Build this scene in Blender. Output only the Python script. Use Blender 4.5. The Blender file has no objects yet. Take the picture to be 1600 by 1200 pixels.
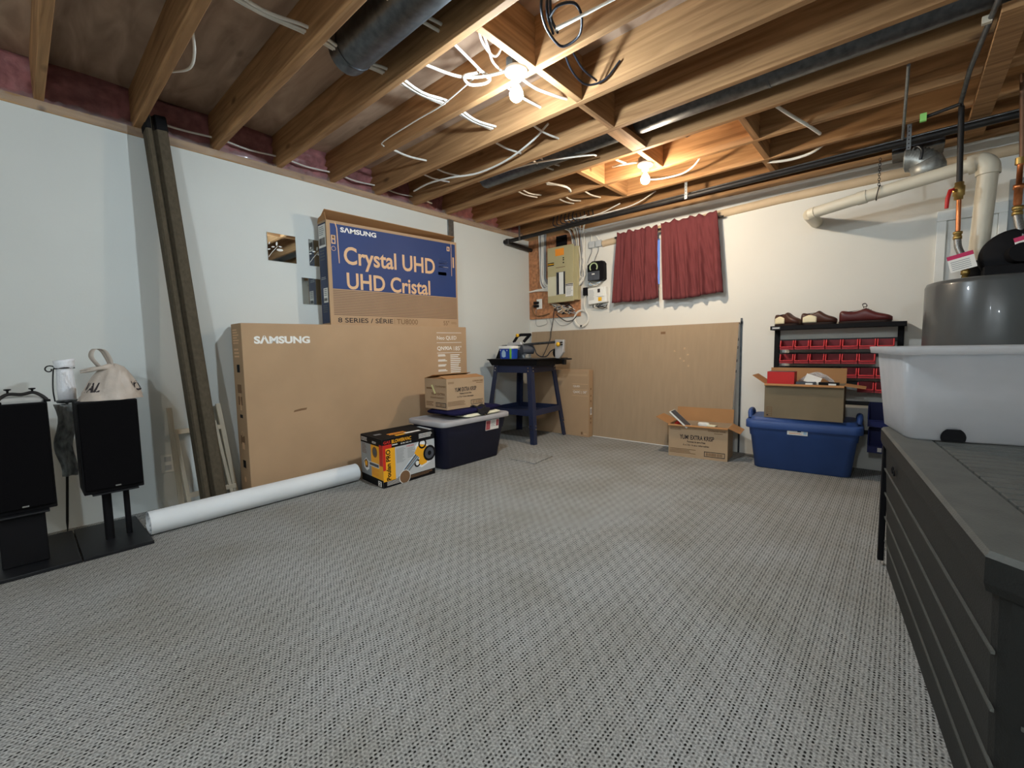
import bpy, bmesh, math, random
from mathutils import Vector as V, Matrix, Euler
random.seed(7)
S = bpy.context.scene
COL = S.collection
PI = math.pi

# ------------------------------------------------------------------ camera, world, exposure
def look(yaw, pitch, roll):
    f = V((-math.sin(yaw)*math.cos(pitch), math.cos(yaw)*math.cos(pitch), -math.sin(pitch)))
    r = V((math.cos(yaw), math.sin(yaw), 0)); u = r.cross(f)
    r2 = math.cos(roll)*r + math.sin(roll)*u; u2 = -math.sin(roll)*r + math.cos(roll)*u
    return Matrix((r2, u2, -f)).transposed()
cd = bpy.data.cameras.new('camera'); cam = bpy.data.objects.new('camera', cd); COL.objects.link(cam)
cd.sensor_fit = 'HORIZONTAL'; cd.sensor_width = 36.0
cd.lens = 686.797*36.0/1600.0; cd.clip_start = 0.02
cam.matrix_world = Matrix.Translation((3.511, -4.316, 0.980)) @ look(0.72687, 0.08058, -0.0174).to_4x4()
S.camera = cam

w = bpy.data.worlds.new('world'); S.world = w; w.use_nodes = True
w.node_tree.nodes['Background'].inputs[0].default_value = (0.20, 0.34, 0.78, 1)   # dusk sky seen through the window gap
w.node_tree.nodes['Background'].inputs[1].default_value = 1.1
S.view_settings.view_transform = 'Standard'; S.view_settings.look = 'None'
S.view_settings.exposure = 0.0; S.view_settings.gamma = 1.0; S.view_settings.use_curve_mapping = False
BULB_COOL = ((0.76, 0.90, 1.0), 2100.0)     # colour, emission strength of the bulb glass
BULB_WARM = ((1.0, 0.83, 0.62), 1600.0)
BULB_BACK = ((0.82, 0.92, 1.0), 2000.0)

# ------------------------------------------------------------------ materials
def srgb(r, g, b):
    def c(x):
        x /= 255.0
        return x/12.92 if x <= 0.04045 else ((x+0.055)/1.055)**2.4
    return (c(r), c(g), c(b), 1.0)
MATS = {}
def mat(name, col, rough=0.6, metal=0.0, var=0.12, scale=(6, 6, 6), bump=0.0, bscale=60.0, spec=0.4, detail=4, rnd=False, coat=0.0):
    """principled material whose colour wanders a little with a noise"""
    if name in MATS: return MATS[name]
    m = bpy.data.materials.new(name); m.use_nodes = True
    nt = m.node_tree; N = nt.nodes; L = nt.links; b = N['Principled BSDF']
    c = srgb(*col)
    b.inputs['Roughness'].default_value = rough; b.inputs['Metallic'].default_value = metal
    b.inputs['Specular IOR Level'].default_value = spec; b.inputs['Coat Weight'].default_value = coat
    tc = N.new('ShaderNodeTexCoord'); mp = N.new('ShaderNodeMapping'); mp.inputs['Scale'].default_value = scale
    L.new(tc.outputs['Object'], mp.inputs['Vector'])
    if rnd:
        oi = N.new('ShaderNodeObjectInfo'); mu = N.new('ShaderNodeMath'); mu.operation = 'MULTIPLY'; mu.inputs[1].default_value = 37.0
        L.new(oi.outputs['Random'], mu.inputs[0]); L.new(mu.outputs[0], mp.inputs['Location'])
    no = N.new('ShaderNodeTexNoise'); no.inputs['Scale'].default_value = 1.0; no.inputs['Detail'].default_value = detail
    L.new(mp.outputs[0], no.inputs['Vector'])
    mx = N.new('ShaderNodeMix'); mx.data_type = 'RGBA'
    lo = tuple(x*(1-var) for x in c[:3])+(1,); hi = tuple(min(1, x*(1+var)) for x in c[:3])+(1,)
    mr = N.new('ShaderNodeMapRange'); mr.inputs[1].default_value = 0.3; mr.inputs[2].default_value = 0.7
    L.new(no.outputs['Fac'], mr.inputs[0]); L.new(mr.outputs[0], mx.inputs[0])
    mx.inputs[6].default_value = lo; mx.inputs[7].default_value = hi
    L.new(mx.outputs[2], b.inputs['Base Color'])
    if bump:
        n2 = N.new('ShaderNodeTexNoise'); n2.inputs['Scale'].default_value = bscale; n2.inputs['Detail'].default_value = 3
        L.new(tc.outputs['Object'], n2.inputs['Vector'])
        bp = N.new('ShaderNodeBump'); bp.inputs['Strength'].default_value = bump; bp.inputs['Distance'].default_value = 0.004
        L.new(n2.outputs['Fac'], bp.inputs['Height']); L.new(bp.outputs[0], b.inputs['Normal'])
    MATS[name] = m
    return m

def wood(name, col, dark, rough=0.75, along=(0.9, 14, 14), rnd=True, knots=True):
    if name in MATS: return MATS[name]
    m = bpy.data.materials.new(name); m.use_nodes = True
    nt = m.node_tree; N = nt.nodes; L = nt.links; b = N['Principled BSDF']
    b.inputs['Roughness'].default_value = rough; b.inputs['Specular IOR Level'].default_value = 0.25
    tc = N.new('ShaderNodeTexCoord'); mp = N.new('ShaderNodeMapping'); mp.inputs['Scale'].default_value = along
    L.new(tc.outputs['Object'], mp.inputs['Vector'])
    if rnd:
        oi = N.new('ShaderNodeObjectInfo'); mu = N.new('ShaderNodeMath'); mu.operation = 'MULTIPLY'; mu.inputs[1].default_value = 53.0
        L.new(oi.outputs['Random'], mu.inputs[0]); L.new(mu.outputs[0], mp.inputs['Location'])
    n1 = N.new('ShaderNodeTexNoise'); n1.inputs['Scale'].default_value = 1.6; n1.inputs['Detail'].default_value = 8; n1.inputs['Distortion'].default_value = 1.2
    L.new(mp.outputs[0], n1.inputs['Vector'])
    r = N.new('ShaderNodeValToRGB'); r.color_ramp.elements[0].position = 0.3; r.color_ramp.elements[1].position = 0.68
    r.color_ramp.elements[0].color = srgb(*dark); r.color_ramp.elements[1].color = srgb(*col)
    L.new(n1.outputs['Fac'], r.inputs[0])
    out = r.outputs[0]
    if knots:
        mp2 = N.new('ShaderNodeMapping'); mp2.inputs['Scale'].default_value = (1.6, 4.2, 4.2); L.new(tc.outputs['Object'], mp2.inputs['Vector'])
        if rnd: L.new(mu.outputs[0], mp2.inputs['Location'])
        vo = N.new('ShaderNodeTexVoronoi'); vo.inputs['Scale'].default_value = 1.3; L.new(mp2.outputs[0], vo.inputs['Vector'])
        mr = N.new('ShaderNodeMapRange'); mr.inputs[1].default_value = 0.05; mr.inputs[2].default_value = 0.13; mr.inputs[3].default_value = 0.75; mr.inputs[4].default_value = 0.0
        L.new(vo.outputs['Distance'], mr.inputs[0])
        mx = N.new('ShaderNodeMix'); mx.data_type = 'RGBA'; L.new(mr.outputs[0], mx.inputs[0]); L.new(out, mx.inputs[6])
        mx.inputs[7].default_value = srgb(dark[0]*0.55, dark[1]*0.5, dark[2]*0.45); out = mx.outputs[2]
    L.new(out, b.inputs['Base Color'])
    bp = N.new('ShaderNodeBump'); bp.inputs['Strength'].default_value = 0.25; bp.inputs['Distance'].default_value = 0.002
    L.new(n1.outputs['Fac'], bp.inputs['Height']); L.new(bp.outputs[0], b.inputs['Normal'])
    MATS[name] = m
    return m

def emit(name, col, strength):
    m = bpy.data.materials.new(name); m.use_nodes = True
    nt = m.node_tree; nt.nodes.clear()
    e = nt.nodes.new('ShaderNodeEmission'); e.inputs[0].default_value = (*col, 1); e.inputs[1].default_value = strength
    o = nt.nodes.new('ShaderNodeOutputMaterial'); nt.links.new(e.outputs[0], o.inputs[0])
    return m

def carpet():
    m = bpy.data.materials.new('woven_carpet'); m.use_nodes = True
    nt = m.node_tree; N = nt.nodes; L = nt.links; b = N['Principled BSDF']
    b.inputs['Roughness'].default_value = 0.95; b.inputs['Specular IOR Level'].default_value = 0.1
    tc = N.new('ShaderNodeTexCoord'); sx = N.new('ShaderNodeSeparateXYZ')
    # a little wobble so the loops are not ruler straight
    wn = N.new('ShaderNodeTexNoise'); wn.inputs['Scale'].default_value = 45; wn.inputs['Detail'].default_value = 2
    L.new(tc.outputs['Object'], wn.inputs['Vector'])
    wv = N.new('ShaderNodeVectorMath'); wv.operation = 'SCALE'; wv.inputs['Scale'].default_value = 0.006
    L.new(wn.outputs['Color'], wv.inputs[0])
    ad = N.new('ShaderNodeVectorMath'); ad.operation = 'ADD'; L.new(tc.outputs['Object'], ad.inputs[0]); L.new(wv.outputs[0], ad.inputs[1])
    L.new(ad.outputs[0], sx.inputs[0])
    def M(op, a, bb=None, c=None):
        n = N.new('ShaderNodeMath'); n.operation = op
        for i, x in enumerate((a, bb, c)):
            if x is None: continue
            if isinstance(x, (int, float)): n.inputs[i].default_value = x
            else: L.new(x, n.inputs[i])
        return n.outputs[0]
    u = M('DIVIDE', sx.outputs['X'], 0.0112); colid = M('FLOOR', u)
    v = M('ADD', M('DIVIDE', sx.outputs['Y'], 0.0122), M('MULTIPLY', colid, 0.42)); rowid = M('FLOOR', v)
    fu = M('ABSOLUTE', M('SUBTRACT', M('FRACT', u), 0.5)); fv = M('ABSOLUTE', M('SUBTRACT', M('FRACT', v), 0.5))
    d = M('SQRT', M('ADD', M('POWER', fu, 2), M('POWER', M('MULTIPLY', fv, 0.85), 2)))
    # strength of each dark eyelet varies in little repeating clusters
    c1 = M('SINE', M('MULTIPLY', colid, 2*PI/5.0)); c2 = M('SINE', M('ADD', M('MULTIPLY', rowid, 2*PI/5.0), M('MULTIPLY', colid, 0.55)))
    cl = M('MULTIPLY_ADD', M('ADD', c1, c2), 0.25, 0.74)
    wh = N.new('ShaderNodeTexWhiteNoise'); wh.noise_dimensions = '2D'
    cb = N.new('ShaderNodeCombineXYZ'); L.new(colid, cb.inputs[0]); L.new(rowid, cb.inputs[1]); L.new(cb.outputs[0], wh.inputs['Vector'])
    st = M('MULTIPLY', cl, M('MULTIPLY_ADD', wh.outputs['Value'], 0.5, 0.7))
    hole = N.new('ShaderNodeMapRange'); hole.inputs[1].default_value = 0.16; hole.inputs[2].default_value = 0.36; hole.inputs[3].default_value = 1.0; hole.inputs[4].default_value = 0.0
    L.new(d, hole.inputs[0])
    fac = M('MINIMUM', M('MULTIPLY', hole.outputs[0], st), 1.0)
    # heathered yarn
    n1 = N.new('ShaderNodeTexNoise'); n1.inputs['Scale'].default_value = 160; n1.inputs['Detail'].default_value = 4; L.new(tc.outputs['Object'], n1.inputs['Vector'])
    n2 = N.new('ShaderNodeTexNoise'); n2.inputs['Scale'].default_value = 2.4; n2.inputs['Detail'].default_value = 5; L.new(tc.outputs['Object'], n2.inputs['Vector'])
    r1 = N.new('ShaderNodeValToRGB'); r1.color_ramp.elements[0].position = 0.28; r1.color_ramp.elements[1].position = 0.72
    r1.color_ramp.elements[0].color = srgb(126, 126, 124); r1.color_ramp.elements[1].color = srgb(187, 187, 183)
    L.new(n1.outputs['Fac'], r1.inputs[0])
    mx0 = N.new('ShaderNodeMix'); mx0.data_type = 'RGBA'; mx0.blend_type = 'MULTIPLY'; mx0.inputs[0].default_value = 1.0
    r2 = N.new('ShaderNodeValToRGB'); r2.color_ramp.elements[0].position = 0.35; r2.color_ramp.elements[1].position = 0.62
    r2.color_ramp.elements[0].color = (0.86, 0.84, 0.80, 1); r2.color_ramp.elements[1].color = (1, 1, 1, 1)
    L.new(n2.outputs['Fac'], r2.inputs[0]); L.new(r1.outputs[0], mx0.inputs[6]); L.new(r2.outputs[0], mx0.inputs[7])
    mx = N.new('ShaderNodeMix'); mx.data_type = 'RGBA'; L.new(fac, mx.inputs[0]); L.new(mx0.outputs[2], mx.inputs[6]); mx.inputs[7].default_value = srgb(30, 28, 26)
    L.new(mx.outputs[2], b.inputs['Base Color'])
    bp = N.new('ShaderNodeBump'); bp.inputs['Strength'].default_value = 0.5; bp.inputs['Distance'].default_value = 0.003; bp.invert = True
    L.new(hole.outputs[0], bp.inputs['Height']); L.new(bp.outputs[0], b.inputs['Normal'])
    return m

def clear_plastic(name, col=(235, 240, 245), opacity=0.6):
    m = bpy.data.materials.new(name); m.use_nodes = True
    nt = m.node_tree; N = nt.nodes; L = nt.links; b = N['Principled BSDF']
    b.inputs['Base Color'].default_value = srgb(*col); b.inputs['Roughness'].default_value = 0.35
    nz = N.new('ShaderNodeTexNoise'); nz.inputs['Scale'].default_value = 5.0
    tr = N.new('ShaderNodeBsdfTransparent'); tl = N.new('ShaderNodeBsdfTranslucent'); tl.inputs[0].default_value = srgb(*col)
    m1 = N.new('ShaderNodeMixShader'); m1.inputs[0].default_value = 0.5; L.new(b.outputs[0], m1.inputs[1]); L.new(tl.outputs[0], m1.inputs[2])
    m2 = N.new('ShaderNodeMixShader')
    mr = N.new('ShaderNodeMapRange'); mr.inputs[3].default_value = opacity-0.06; mr.inputs[4].default_value = opacity+0.06
    L.new(nz.outputs['Fac'], mr.inputs[0]); L.new(mr.outputs[0], m2.inputs[0])
    L.new(tr.outputs[0], m2.inputs[1]); L.new(m1.outputs[0], m2.inputs[2])
    L.new(m2.outputs[0], N['Material Output'].inputs[0])
    return m

M_wall = mat('wall_paint', (208, 211, 207), rough=0.7, var=0.03, scale=(1.2, 1.2, 1.2), bump=0.08, bscale=90)
M_wallb = mat('wall_paint_window_side', (222, 219, 210), rough=0.7, var=0.03, scale=(1.2, 1.2, 1.2), bump=0.08, bscale=90)
M_carpet = carpet()
M_sub = wood('subfloor_plywood', (192, 164, 140), (146, 120, 100), along=(1.2, 5, 5))
M_joist = wood('joist_lumber', (184, 141, 97), (132, 96, 62))
M_plate = wood('plate_lumber', (172, 138, 98), (130, 98, 66), along=(14, 0.9, 14))
M_block = wood('blocking_lumber', (186, 142, 98), (132, 96, 62), along=(14, 0.9, 14))
M_osb = mat('osb_board', (178, 124, 86), var=0.32, scale=(30, 30, 30), rough=0.85, detail=6)
M_card = mat('cardboard', (178, 148, 116), rough=0.85, var=0.06, scale=(3, 3, 3), spec=0.15)
M_card2 = mat('cardboard_pale', (178, 152, 122), rough=0.85, var=0.06, scale=(4, 4, 4), spec=0.15)
M_carddull = mat('cardboard_dull', (164, 142, 116), rough=0.88, var=0.05, scale=(30, 1, 4), spec=0.12)
M_cardold = mat('cardboard_grey_brown', (128, 114, 92), rough=0.9, var=0.06, scale=(4, 4, 4), spec=0.1)
M_cardin = mat('cardboard_inside', (168, 126, 86), rough=0.9, var=0.05, spec=0.1)
M_ink = mat('dark_ink', (46, 40, 42), rough=0.8, var=0.1)
M_inkw = mat('white_ink', (238, 236, 230), rough=0.7, var=0.02)
M_inkb = mat('brown_ink', (120, 90, 62), rough=0.85, var=0.08)
M_navyp = mat('navy_print', (26, 54, 108), rough=0.55, var=0.08, scale=(2, 2, 2))
M_navyd = mat('navy_print_side', (34, 46, 78), rough=0.55, var=0.12)
M_tan = mat('tan_print', (218, 178, 136), rough=0.7, var=0.03)
M_black = mat('black_vinyl', (14, 13, 16), rough=0.7, var=0.2, spec=0.2)
M_cloth = mat('black_grille_cloth', (12, 11, 13), rough=0.95, var=0.3, scale=(200, 200, 200), spec=0.1)
M_blackpl = mat('black_plastic', (24, 25, 28), rough=0.45, var=0.1)
M_steelblk = mat('black_iron', (40, 38, 37), rough=0.5, metal=0.4, var=0.25)
M_galv = mat('galvanized_steel', (128, 132, 134), rough=0.36, metal=0.9, var=0.2, scale=(40, 40, 40))
M_galvb = mat('bright_galvanized', (156, 157, 152), rough=0.42, metal=0.6, var=0.2, scale=(40, 40, 40))
M_galvd = mat('dull_galvanized_steel', (92, 95, 98), rough=0.38, metal=0.85, var=0.3, scale=(30, 30, 30))
M_white = mat('white_plastic', (232, 232, 226), rough=0.5, var=0.03)
M_pvc = mat('pvc', (214, 206, 186), rough=0.4, var=0.06, scale=(3, 3, 3))
M_romex = mat('cable_white', (228, 224, 214), rough=0.5, var=0.05)
M_wirek = mat('cable_black', (28, 30, 38), rough=0.45, var=0.1)
M_wireg = mat('cable_grey', (150, 150, 150), rough=0.5, var=0.08)
M_copper = mat('copper', (186, 116, 74), rough=0.35, metal=0.9, var=0.2, scale=(30, 30, 30))
M_brass = mat('brass', (168, 140, 82), rough=0.4, metal=0.85, var=0.15)
M_chrome = mat('chrome', (200, 200, 200), rough=0.2, metal=1.0, var=0.05)
M_mirror = mat('mirror_glass', (205, 212, 214), rough=0.03, metal=1.0, var=0.01)
M_etch = mat('etched_leaf', (225, 226, 220), rough=0.8, var=0.03)
M_cream = mat('cream_paint', (212, 200, 178), rough=0.6, var=0.05)
M_brownpost = mat('brown_ribbed_felt', (84, 76, 63), rough=0.92, var=0.16, scale=(60, 60, 40), spec=0.1, bump=0.3, bscale=250)
M_roll = mat('white_vinyl_roll', (226, 230, 232), rough=0.6, var=0.04, scale=(3, 3, 3))
M_navybin = mat('navy_bin', (26, 28, 54), rough=0.5, var=0.08)
M_greylid = mat('grey_lid', (166, 164, 166), rough=0.55, var=0.04)
M_bluebin = mat('blue_bin', (48, 76, 132), rough=0.5, var=0.1, scale=(5, 5, 5))
M_navycloth = mat('navy_cloth', (28, 26, 58), rough=0.95, var=0.25, bump=0.5, bscale=120, spec=0.1)
M_creamcloth = mat('cream_cloth', (226, 222, 196), rough=0.95, var=0.05, spec=0.1)
M_greycloth = mat('grey_cloth', (176, 176, 172), rough=0.95, var=0.08, spec=0.1)
M_blackcloth = mat('black_cloth', (22, 20, 22), rough=0.9, var=0.3)
M_standblue = mat('blue_powder_coat', (34, 42, 68), rough=0.45, var=0.1)
M_silver = mat('silver_paint', (188, 188, 188), rough=0.4, metal=0.4, var=0.06)
M_yellow = mat('yellow_plastic', (236, 180, 40), rough=0.5, var=0.05)
M_red = mat('red_plastic', (190, 36, 34), rough=0.5, var=0.08)
M_redbin = mat('red_bin', (150, 28, 36), rough=0.45, var=0.08)
M_redrim = mat('red_bin_rim', (206, 58, 62), rough=0.4, var=0.05)
M_blued = mat('dark_blue_bin', (26, 34, 96), rough=0.5, var=0.1)
M_curtain = mat('burgundy_curtain', (106, 54, 56), rough=0.9, var=0.1, scale=(30, 30, 6), spec=0.15)
M_panel = mat('panel_tan_enamel', (180, 170, 130), rough=0.5, var=0.04)
M_paper = mat('paper_label', (232, 230, 224), rough=0.8, var=0.03)
M_orange = mat('orange_sticker', (240, 150, 50), rough=0.7, var=0.05)
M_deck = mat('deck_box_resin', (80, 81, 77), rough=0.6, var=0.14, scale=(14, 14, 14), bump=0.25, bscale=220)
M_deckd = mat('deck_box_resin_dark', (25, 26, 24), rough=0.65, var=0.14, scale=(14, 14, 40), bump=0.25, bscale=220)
M_heater = mat('heater_enamel', (76, 78, 78), rough=0.3, var=0.06, coat=0.2)
M_tote = clear_plastic('frosted_clear_plastic', (222, 224, 227), 0.62)
M_bag = mat('carrier_bag_film', (186, 174, 162), rough=0.45, var=0.1, scale=(14, 14, 14), bump=0.7, bscale=45)
M_glassy = clear_plastic('thin_clear_film', (235, 235, 235), 0.25)
M_pink = mat('pink_insulation', (158, 104, 104), rough=0.35, var=0.35, scale=(14, 14, 14), bump=0.9, bscale=26, coat=0.6)
M_grey = mat('grey_plastic', (120, 122, 124), rough=0.5, var=0.05)
M_greypr = mat('grey_print', (150, 154, 156), rough=0.6, var=0.08)
M_lgreypr = mat('light_grey_print', (190, 193, 194), rough=0.6, var=0.05)
M_greyd = mat('dark_grey_print', (74, 78, 86), rough=0.55, var=0.2, scale=(20, 20, 20))
M_yprint = mat('yellow_print', (246, 176, 34), rough=0.55, var=0.05)
M_rprint = mat('red_print', (206, 44, 32), rough=0.55, var=0.06)
M_brown = mat('brown_leather', (66, 36, 26), rough=0.45, var=0.2)
M_oxblood = mat('oxblood_leather', (84, 34, 32), rough=0.38, var=0.2)
M_ivory = mat('ivory_leather', (226, 214, 178), rough=0.5, var=0.05)
M_sole = mat('shoe_sole', (44, 28, 22), rough=0.6, var=0.1)
M_blueL = mat('blue_label', (26, 70, 170), rough=0.5, var=0.05)
M_green = mat('green_label', (120, 190, 60), rough=0.5, var=0.05)
M_pale = mat('pale_blue_print', (170, 200, 220), rough=0.5, var=0.1)
M_braid = mat('braided_steel', (132, 130, 126), rough=0.4, metal=0.7, var=0.4, scale=(200, 200, 200))
M_ledge = mat('ledge_paint', (206, 182, 150), rough=0.7, var=0.08)

# ------------------------------------------------------------------ mesh building
_txt = {}
def text_mesh(s, bold=0.0, space=1.0):
    k = (s, bold, space)
    if k not in _txt:
        cu = bpy.data.curves.new('lettering', 'FONT'); cu.body = s; cu.size = 1.0; cu.offset = bold; cu.resolution_u = 4; cu.space_character = space
        ob = bpy.data.objects.new('lettering', cu)
        me = bpy.data.meshes.new_from_object(ob)
        vs = [v.co.copy() for v in me.vertices]; fs = [tuple(p.vertices) for p in me.polygons]
        bpy.data.objects.remove(ob); bpy.data.curves.remove(cu); bpy.data.meshes.remove(me)
        x0 = min(v.x for v in vs); x1 = max(v.x for v in vs); y0 = min(v.y for v in vs); y1 = max(v.y for v in vs)
        _txt[k] = ([((v.x-x0)/(x1-x0), (v.y-y0)/(y1-y0)) for v in vs], fs, (x1-x0)/(y1-y0))
    return _txt[k]

class Face:
    """a four cornered face: (0,0) (1,0) (1,1) (0,1) seen from outside"""
    def __init__(s, a, b, c, d):
        s.a, s.b, s.c, s.d = V(a), V(b), V(c), V(d)
        s.n = (s.b-s.a).cross(s.d-s.a).normalized(); s.W = (s.b-s.a).length; s.H = (s.d-s.a).length
    def pt(s, u, v, h=0.0):
        return (s.a*(1-u)*(1-v)+s.b*u*(1-v)+s.c*u*v+s.d*(1-u)*v)+s.n*h

def root_of(o):
    while o.parent: o = o.parent
    return o

class MB:
    def __init__(s): s.v = []; s.f = []; s.m = []; s.sm = []; s.mats = []
    def mi(s, m):
        if m not in s.mats: s.mats.append(m)
        return s.mats.index(m)
    def add(s, vs, fs, m, smooth=False, T=None):
        o = len(s.v); i = s.mi(m)
        s.v += [tuple(T @ V(v)) if T is not None else tuple(v) for v in vs]
        for f in fs: s.f.append(tuple(o+k for k in f)); s.m.append(i); s.sm.append(smooth)
        return s
    def hexa(s, c, m, T=None):
        """c: four bottom corners counterclockwise from above, four top corners above them"""
        return s.add(c, [(3, 2, 1, 0), (4, 5, 6, 7), (0, 1, 5, 4), (1, 2, 6, 5), (2, 3, 7, 6), (3, 0, 4, 7)], m, False, T)
    def box(s, x0, x1, y0, y1, z0, z1, m, T=None):
        return s.hexa([(x0, y0, z0), (x1, y0, z0), (x1, y1, z0), (x0, y1, z0), (x0, y0, z1), (x1, y0, z1), (x1, y1, z1), (x0, y1, z1)], m, T)
    def loft(s, rings, m, c0=True, c1=True, smooth=True, closed=True, T=None):
        n = len(rings[0]); vs = [p for r in rings for p in r]; fs = []
        for i in range(len(rings)-1):
            for j in range(n if closed else n-1):
                k = (j+1) % n; fs.append((i*n+j, i*n+k, (i+1)*n+k, (i+1)*n+j))
        s.add(vs, fs, m, smooth, T)
        if c0: s.add(rings[0], [tuple(range(n))[::-1]], m, False, T)
        if c1: s.add(rings[-1], [tuple(range(n))], m, False, T)
        return s
    def tube(s, pts, r, m, n=8, caps=True, smooth=True, T=None):
        pts = [V(p) for p in pts]; rings = []; up = None
        rr = r if isinstance(r, (list, tuple)) else [r]*len(pts)
        for i, p in enumerate(pts):
            t = (pts[min(i+1, len(pts)-1)]-pts[max(i-1, 0)]).normalized()
            if up is None: up = V((0, 0, 1)) if abs(t.z) < 0.9 else V((1, 0, 0))
            a = up-t*up.dot(t)
            if a.length < 1e-4: a = V((1, 0, 0))-t*t.x
            a.normalize(); b = t.cross(a); up = a
            rings.append([p+(a*math.cos(2*PI*k/n)+b*math.sin(2*PI*k/n))*rr[i] for k in range(n)])
        return s.loft(rings, m, caps, caps, smooth, True, T)
    def cyl(s, p0, p1, r0, m, r1=None, n=20, T=None):
        return s.tube([p0, p1], [r0, r0 if r1 is None else r1], m, n, True, True, T)
    def lathe(s, prof, m, c=(0, 0, 0), n=24, T=None, caps=True):
        rings = [[(c[0]+r*math.cos(2*PI*k/n), c[1]+r*math.sin(2*PI*k/n), c[2]+z) for k in range(n)] for r, z in prof]
        return s.loft(rings, m, caps, caps, True, True, T)
    def prism(s, poly, h0, h1, m, T=None):
        n = len(poly)
        vs = [(x, y, h0) for x, y in poly]+[(x, y, h1) for x, y in poly]
        fs = [tuple(range(n))[::-1], tuple(range(n, 2*n))]+[(i, (i+1) % n, n+(i+1) % n, n+i) for i in range(n)]
        return s.add(vs, fs, m, False, T)
    def rect(s, F, u0, v0, u1, v1, m, h=0.0008):
        return s.add([F.pt(u0, v0, h), F.pt(u1, v0, h), F.pt(u1, v1, h), F.pt(u0, v1, h)], [(0, 1, 2, 3)], m)
    def poly(s, F, pts, m, h=0.0008):
        return s.add([F.pt(u, v, h) for u, v in pts], [tuple(range(len(pts)))], m)
    def disc(s, F, u, v, r, m, h=0.0008, n=20, ring=0.0):
        P = [(u+r*math.cos(2*PI*k/n)/F.W, v+r*math.sin(2*PI*k/n)/F.H) for k in range(n)]
        if not ring: return s.poly(F, P, m, h)
        Q = [(u+(r-ring)*math.cos(2*PI*k/n)/F.W, v+(r-ring)*math.sin(2*PI*k/n)/F.H) for k in range(n)]
        return s.add([F.pt(a, b, h) for a, b in P+Q], [(k, (k+1) % n, n+(k+1) % n, n+k) for k in range(n)], m)
    def text(s, F, t, u0, v0, u1, v1, m, bold=0.0, rot=0, h=0.0012, space=1.0):
        pts, fs, _ = text_mesh(t, bold, space)
        if rot == 90: P = [(u0+(1-y)*(u1-u0), v0+x*(v1-v0)) for x, y in pts]
        elif rot == -90: P = [(u0+y*(u1-u0), v0+(1-x)*(v1-v0)) for x, y in pts]
        else: P = [(u0+x*(u1-u0), v0+y*(v1-v0)) for x, y in pts]
        return s.add([F.pt(u, v, h) for u, v in P], fs, m)
    def lines(s, F, u0, v0, u1, v1, n, m, fill=0.5, rag=0.3, h=0.0008):
        """a block of small print too fine to read"""
        for k in range(n):
            a = v1-(v1-v0)*(k+0.15)/n; b = a-(v1-v0)*fill/n
            s.rect(F, u0, b, u1-(u1-u0)*random.random()*rag, a, m, h)
        return s
    def bars(s, F, u0, v0, u1, v1, n, m, h=0.0008):
        for k in range(n):
            x = u0+(u1-u0)*k/n
            s.rect(F, x, v0, x+(u1-u0)/n*random.uniform(0.3, 0.75), v1, m, h)
        return s
    def build(s, name, parent=None, bevel=0.0, seg=2, local=False, loc=None, solid=0.0, subsurf=0):
        me = bpy.data.meshes.new(name)
        off = V((0, 0, 0))
        if loc is not None: off = V(loc)
        elif parent is not None and not local: off = root_of(parent).location
        me.from_pydata([tuple(V(v)-off) for v in s.v], [], s.f)
        for m in s.mats: me.materials.append(m)
        me.polygons.foreach_set('material_index', s.m); me.polygons.foreach_set('use_smooth', s.sm)
        me.update()
        o = bpy.data.objects.new(name, me); COL.objects.link(o)
        if parent is not None: o.parent = parent
        if loc is not None: o.location = loc
        if solid:
            q = o.modifiers.new('thickness', 'SOLIDIFY'); q.thickness = solid; q.offset = 0
        if bevel:
            q = o.modifiers.new('edges', 'BEVEL'); q.width = bevel; q.segments = seg; q.limit_method = 'ANGLE'; q.angle_limit = math.radians(50)
        if subsurf:
            q = o.modifiers.new('smooth', 'SUBSURF'); q.levels = subsurf; q.render_levels = subsurf
        return o

def tag(o, label, cat, group=None, kind=None):
    o['label'] = label; o['category'] = cat
    if group: o['group'] = group
    if kind: o['kind'] = kind
    return o
def thing(name, label, cat, loc=(0, 0, 0), rz=0.0, group=None):
    o = bpy.data.objects.new(name, None); COL.objects.link(o); o.location = loc; o.rotation_euler = (0, 0, rz)
    o.empty_display_size = 0.05
    return tag(o, label, cat, group)
def struct(o): o['kind'] = 'structure'; return o
def dup(o, loc=None, rz=None, label=None, parent=None, group=None):
    c = o.copy(); COL.objects.link(c)
    if parent is not None: c.parent = parent
    if loc is not None: c.location = loc
    if rz is not None: c.rotation_euler = (0, 0, rz)
    if label: c['label'] = label
    if group: c['group'] = group
    for ch in list(o.children): dup(ch, parent=c)
    return c
def smooth(pts, k=6):
    """Catmull-Rom through the points"""
    P = [V(p) for p in pts]; P = [2*P[0]-P[1]]+P+[2*P[-1]-P[-2]]; out = []
    for i in range(1, len(P)-2):
        for j in range(k):
            t = j/k
            out.append(0.5*((2*P[i])+(P[i+1]-P[i-1])*t+(2*P[i-1]-5*P[i]+4*P[i+1]-P[i+2])*t*t+(3*P[i]-P[i-1]-3*P[i+1]+P[i+2])*t**3))
    out.append(P[-2]); return out
def rrect(cx, cy, w, d, r, z, n=5):
    out = []
    for sx, sy, a0 in ((1, 1, 0), (-1, 1, 90), (-1, -1, 180), (1, -1, 270)):
        for k in range(n+1):
            a = math.radians(a0+90*k/n)
            out.append((cx+sx*(w/2-r)+r*math.cos(a), cy+sy*(d/2-r)+r*math.sin(a), z))
    return out

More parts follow.
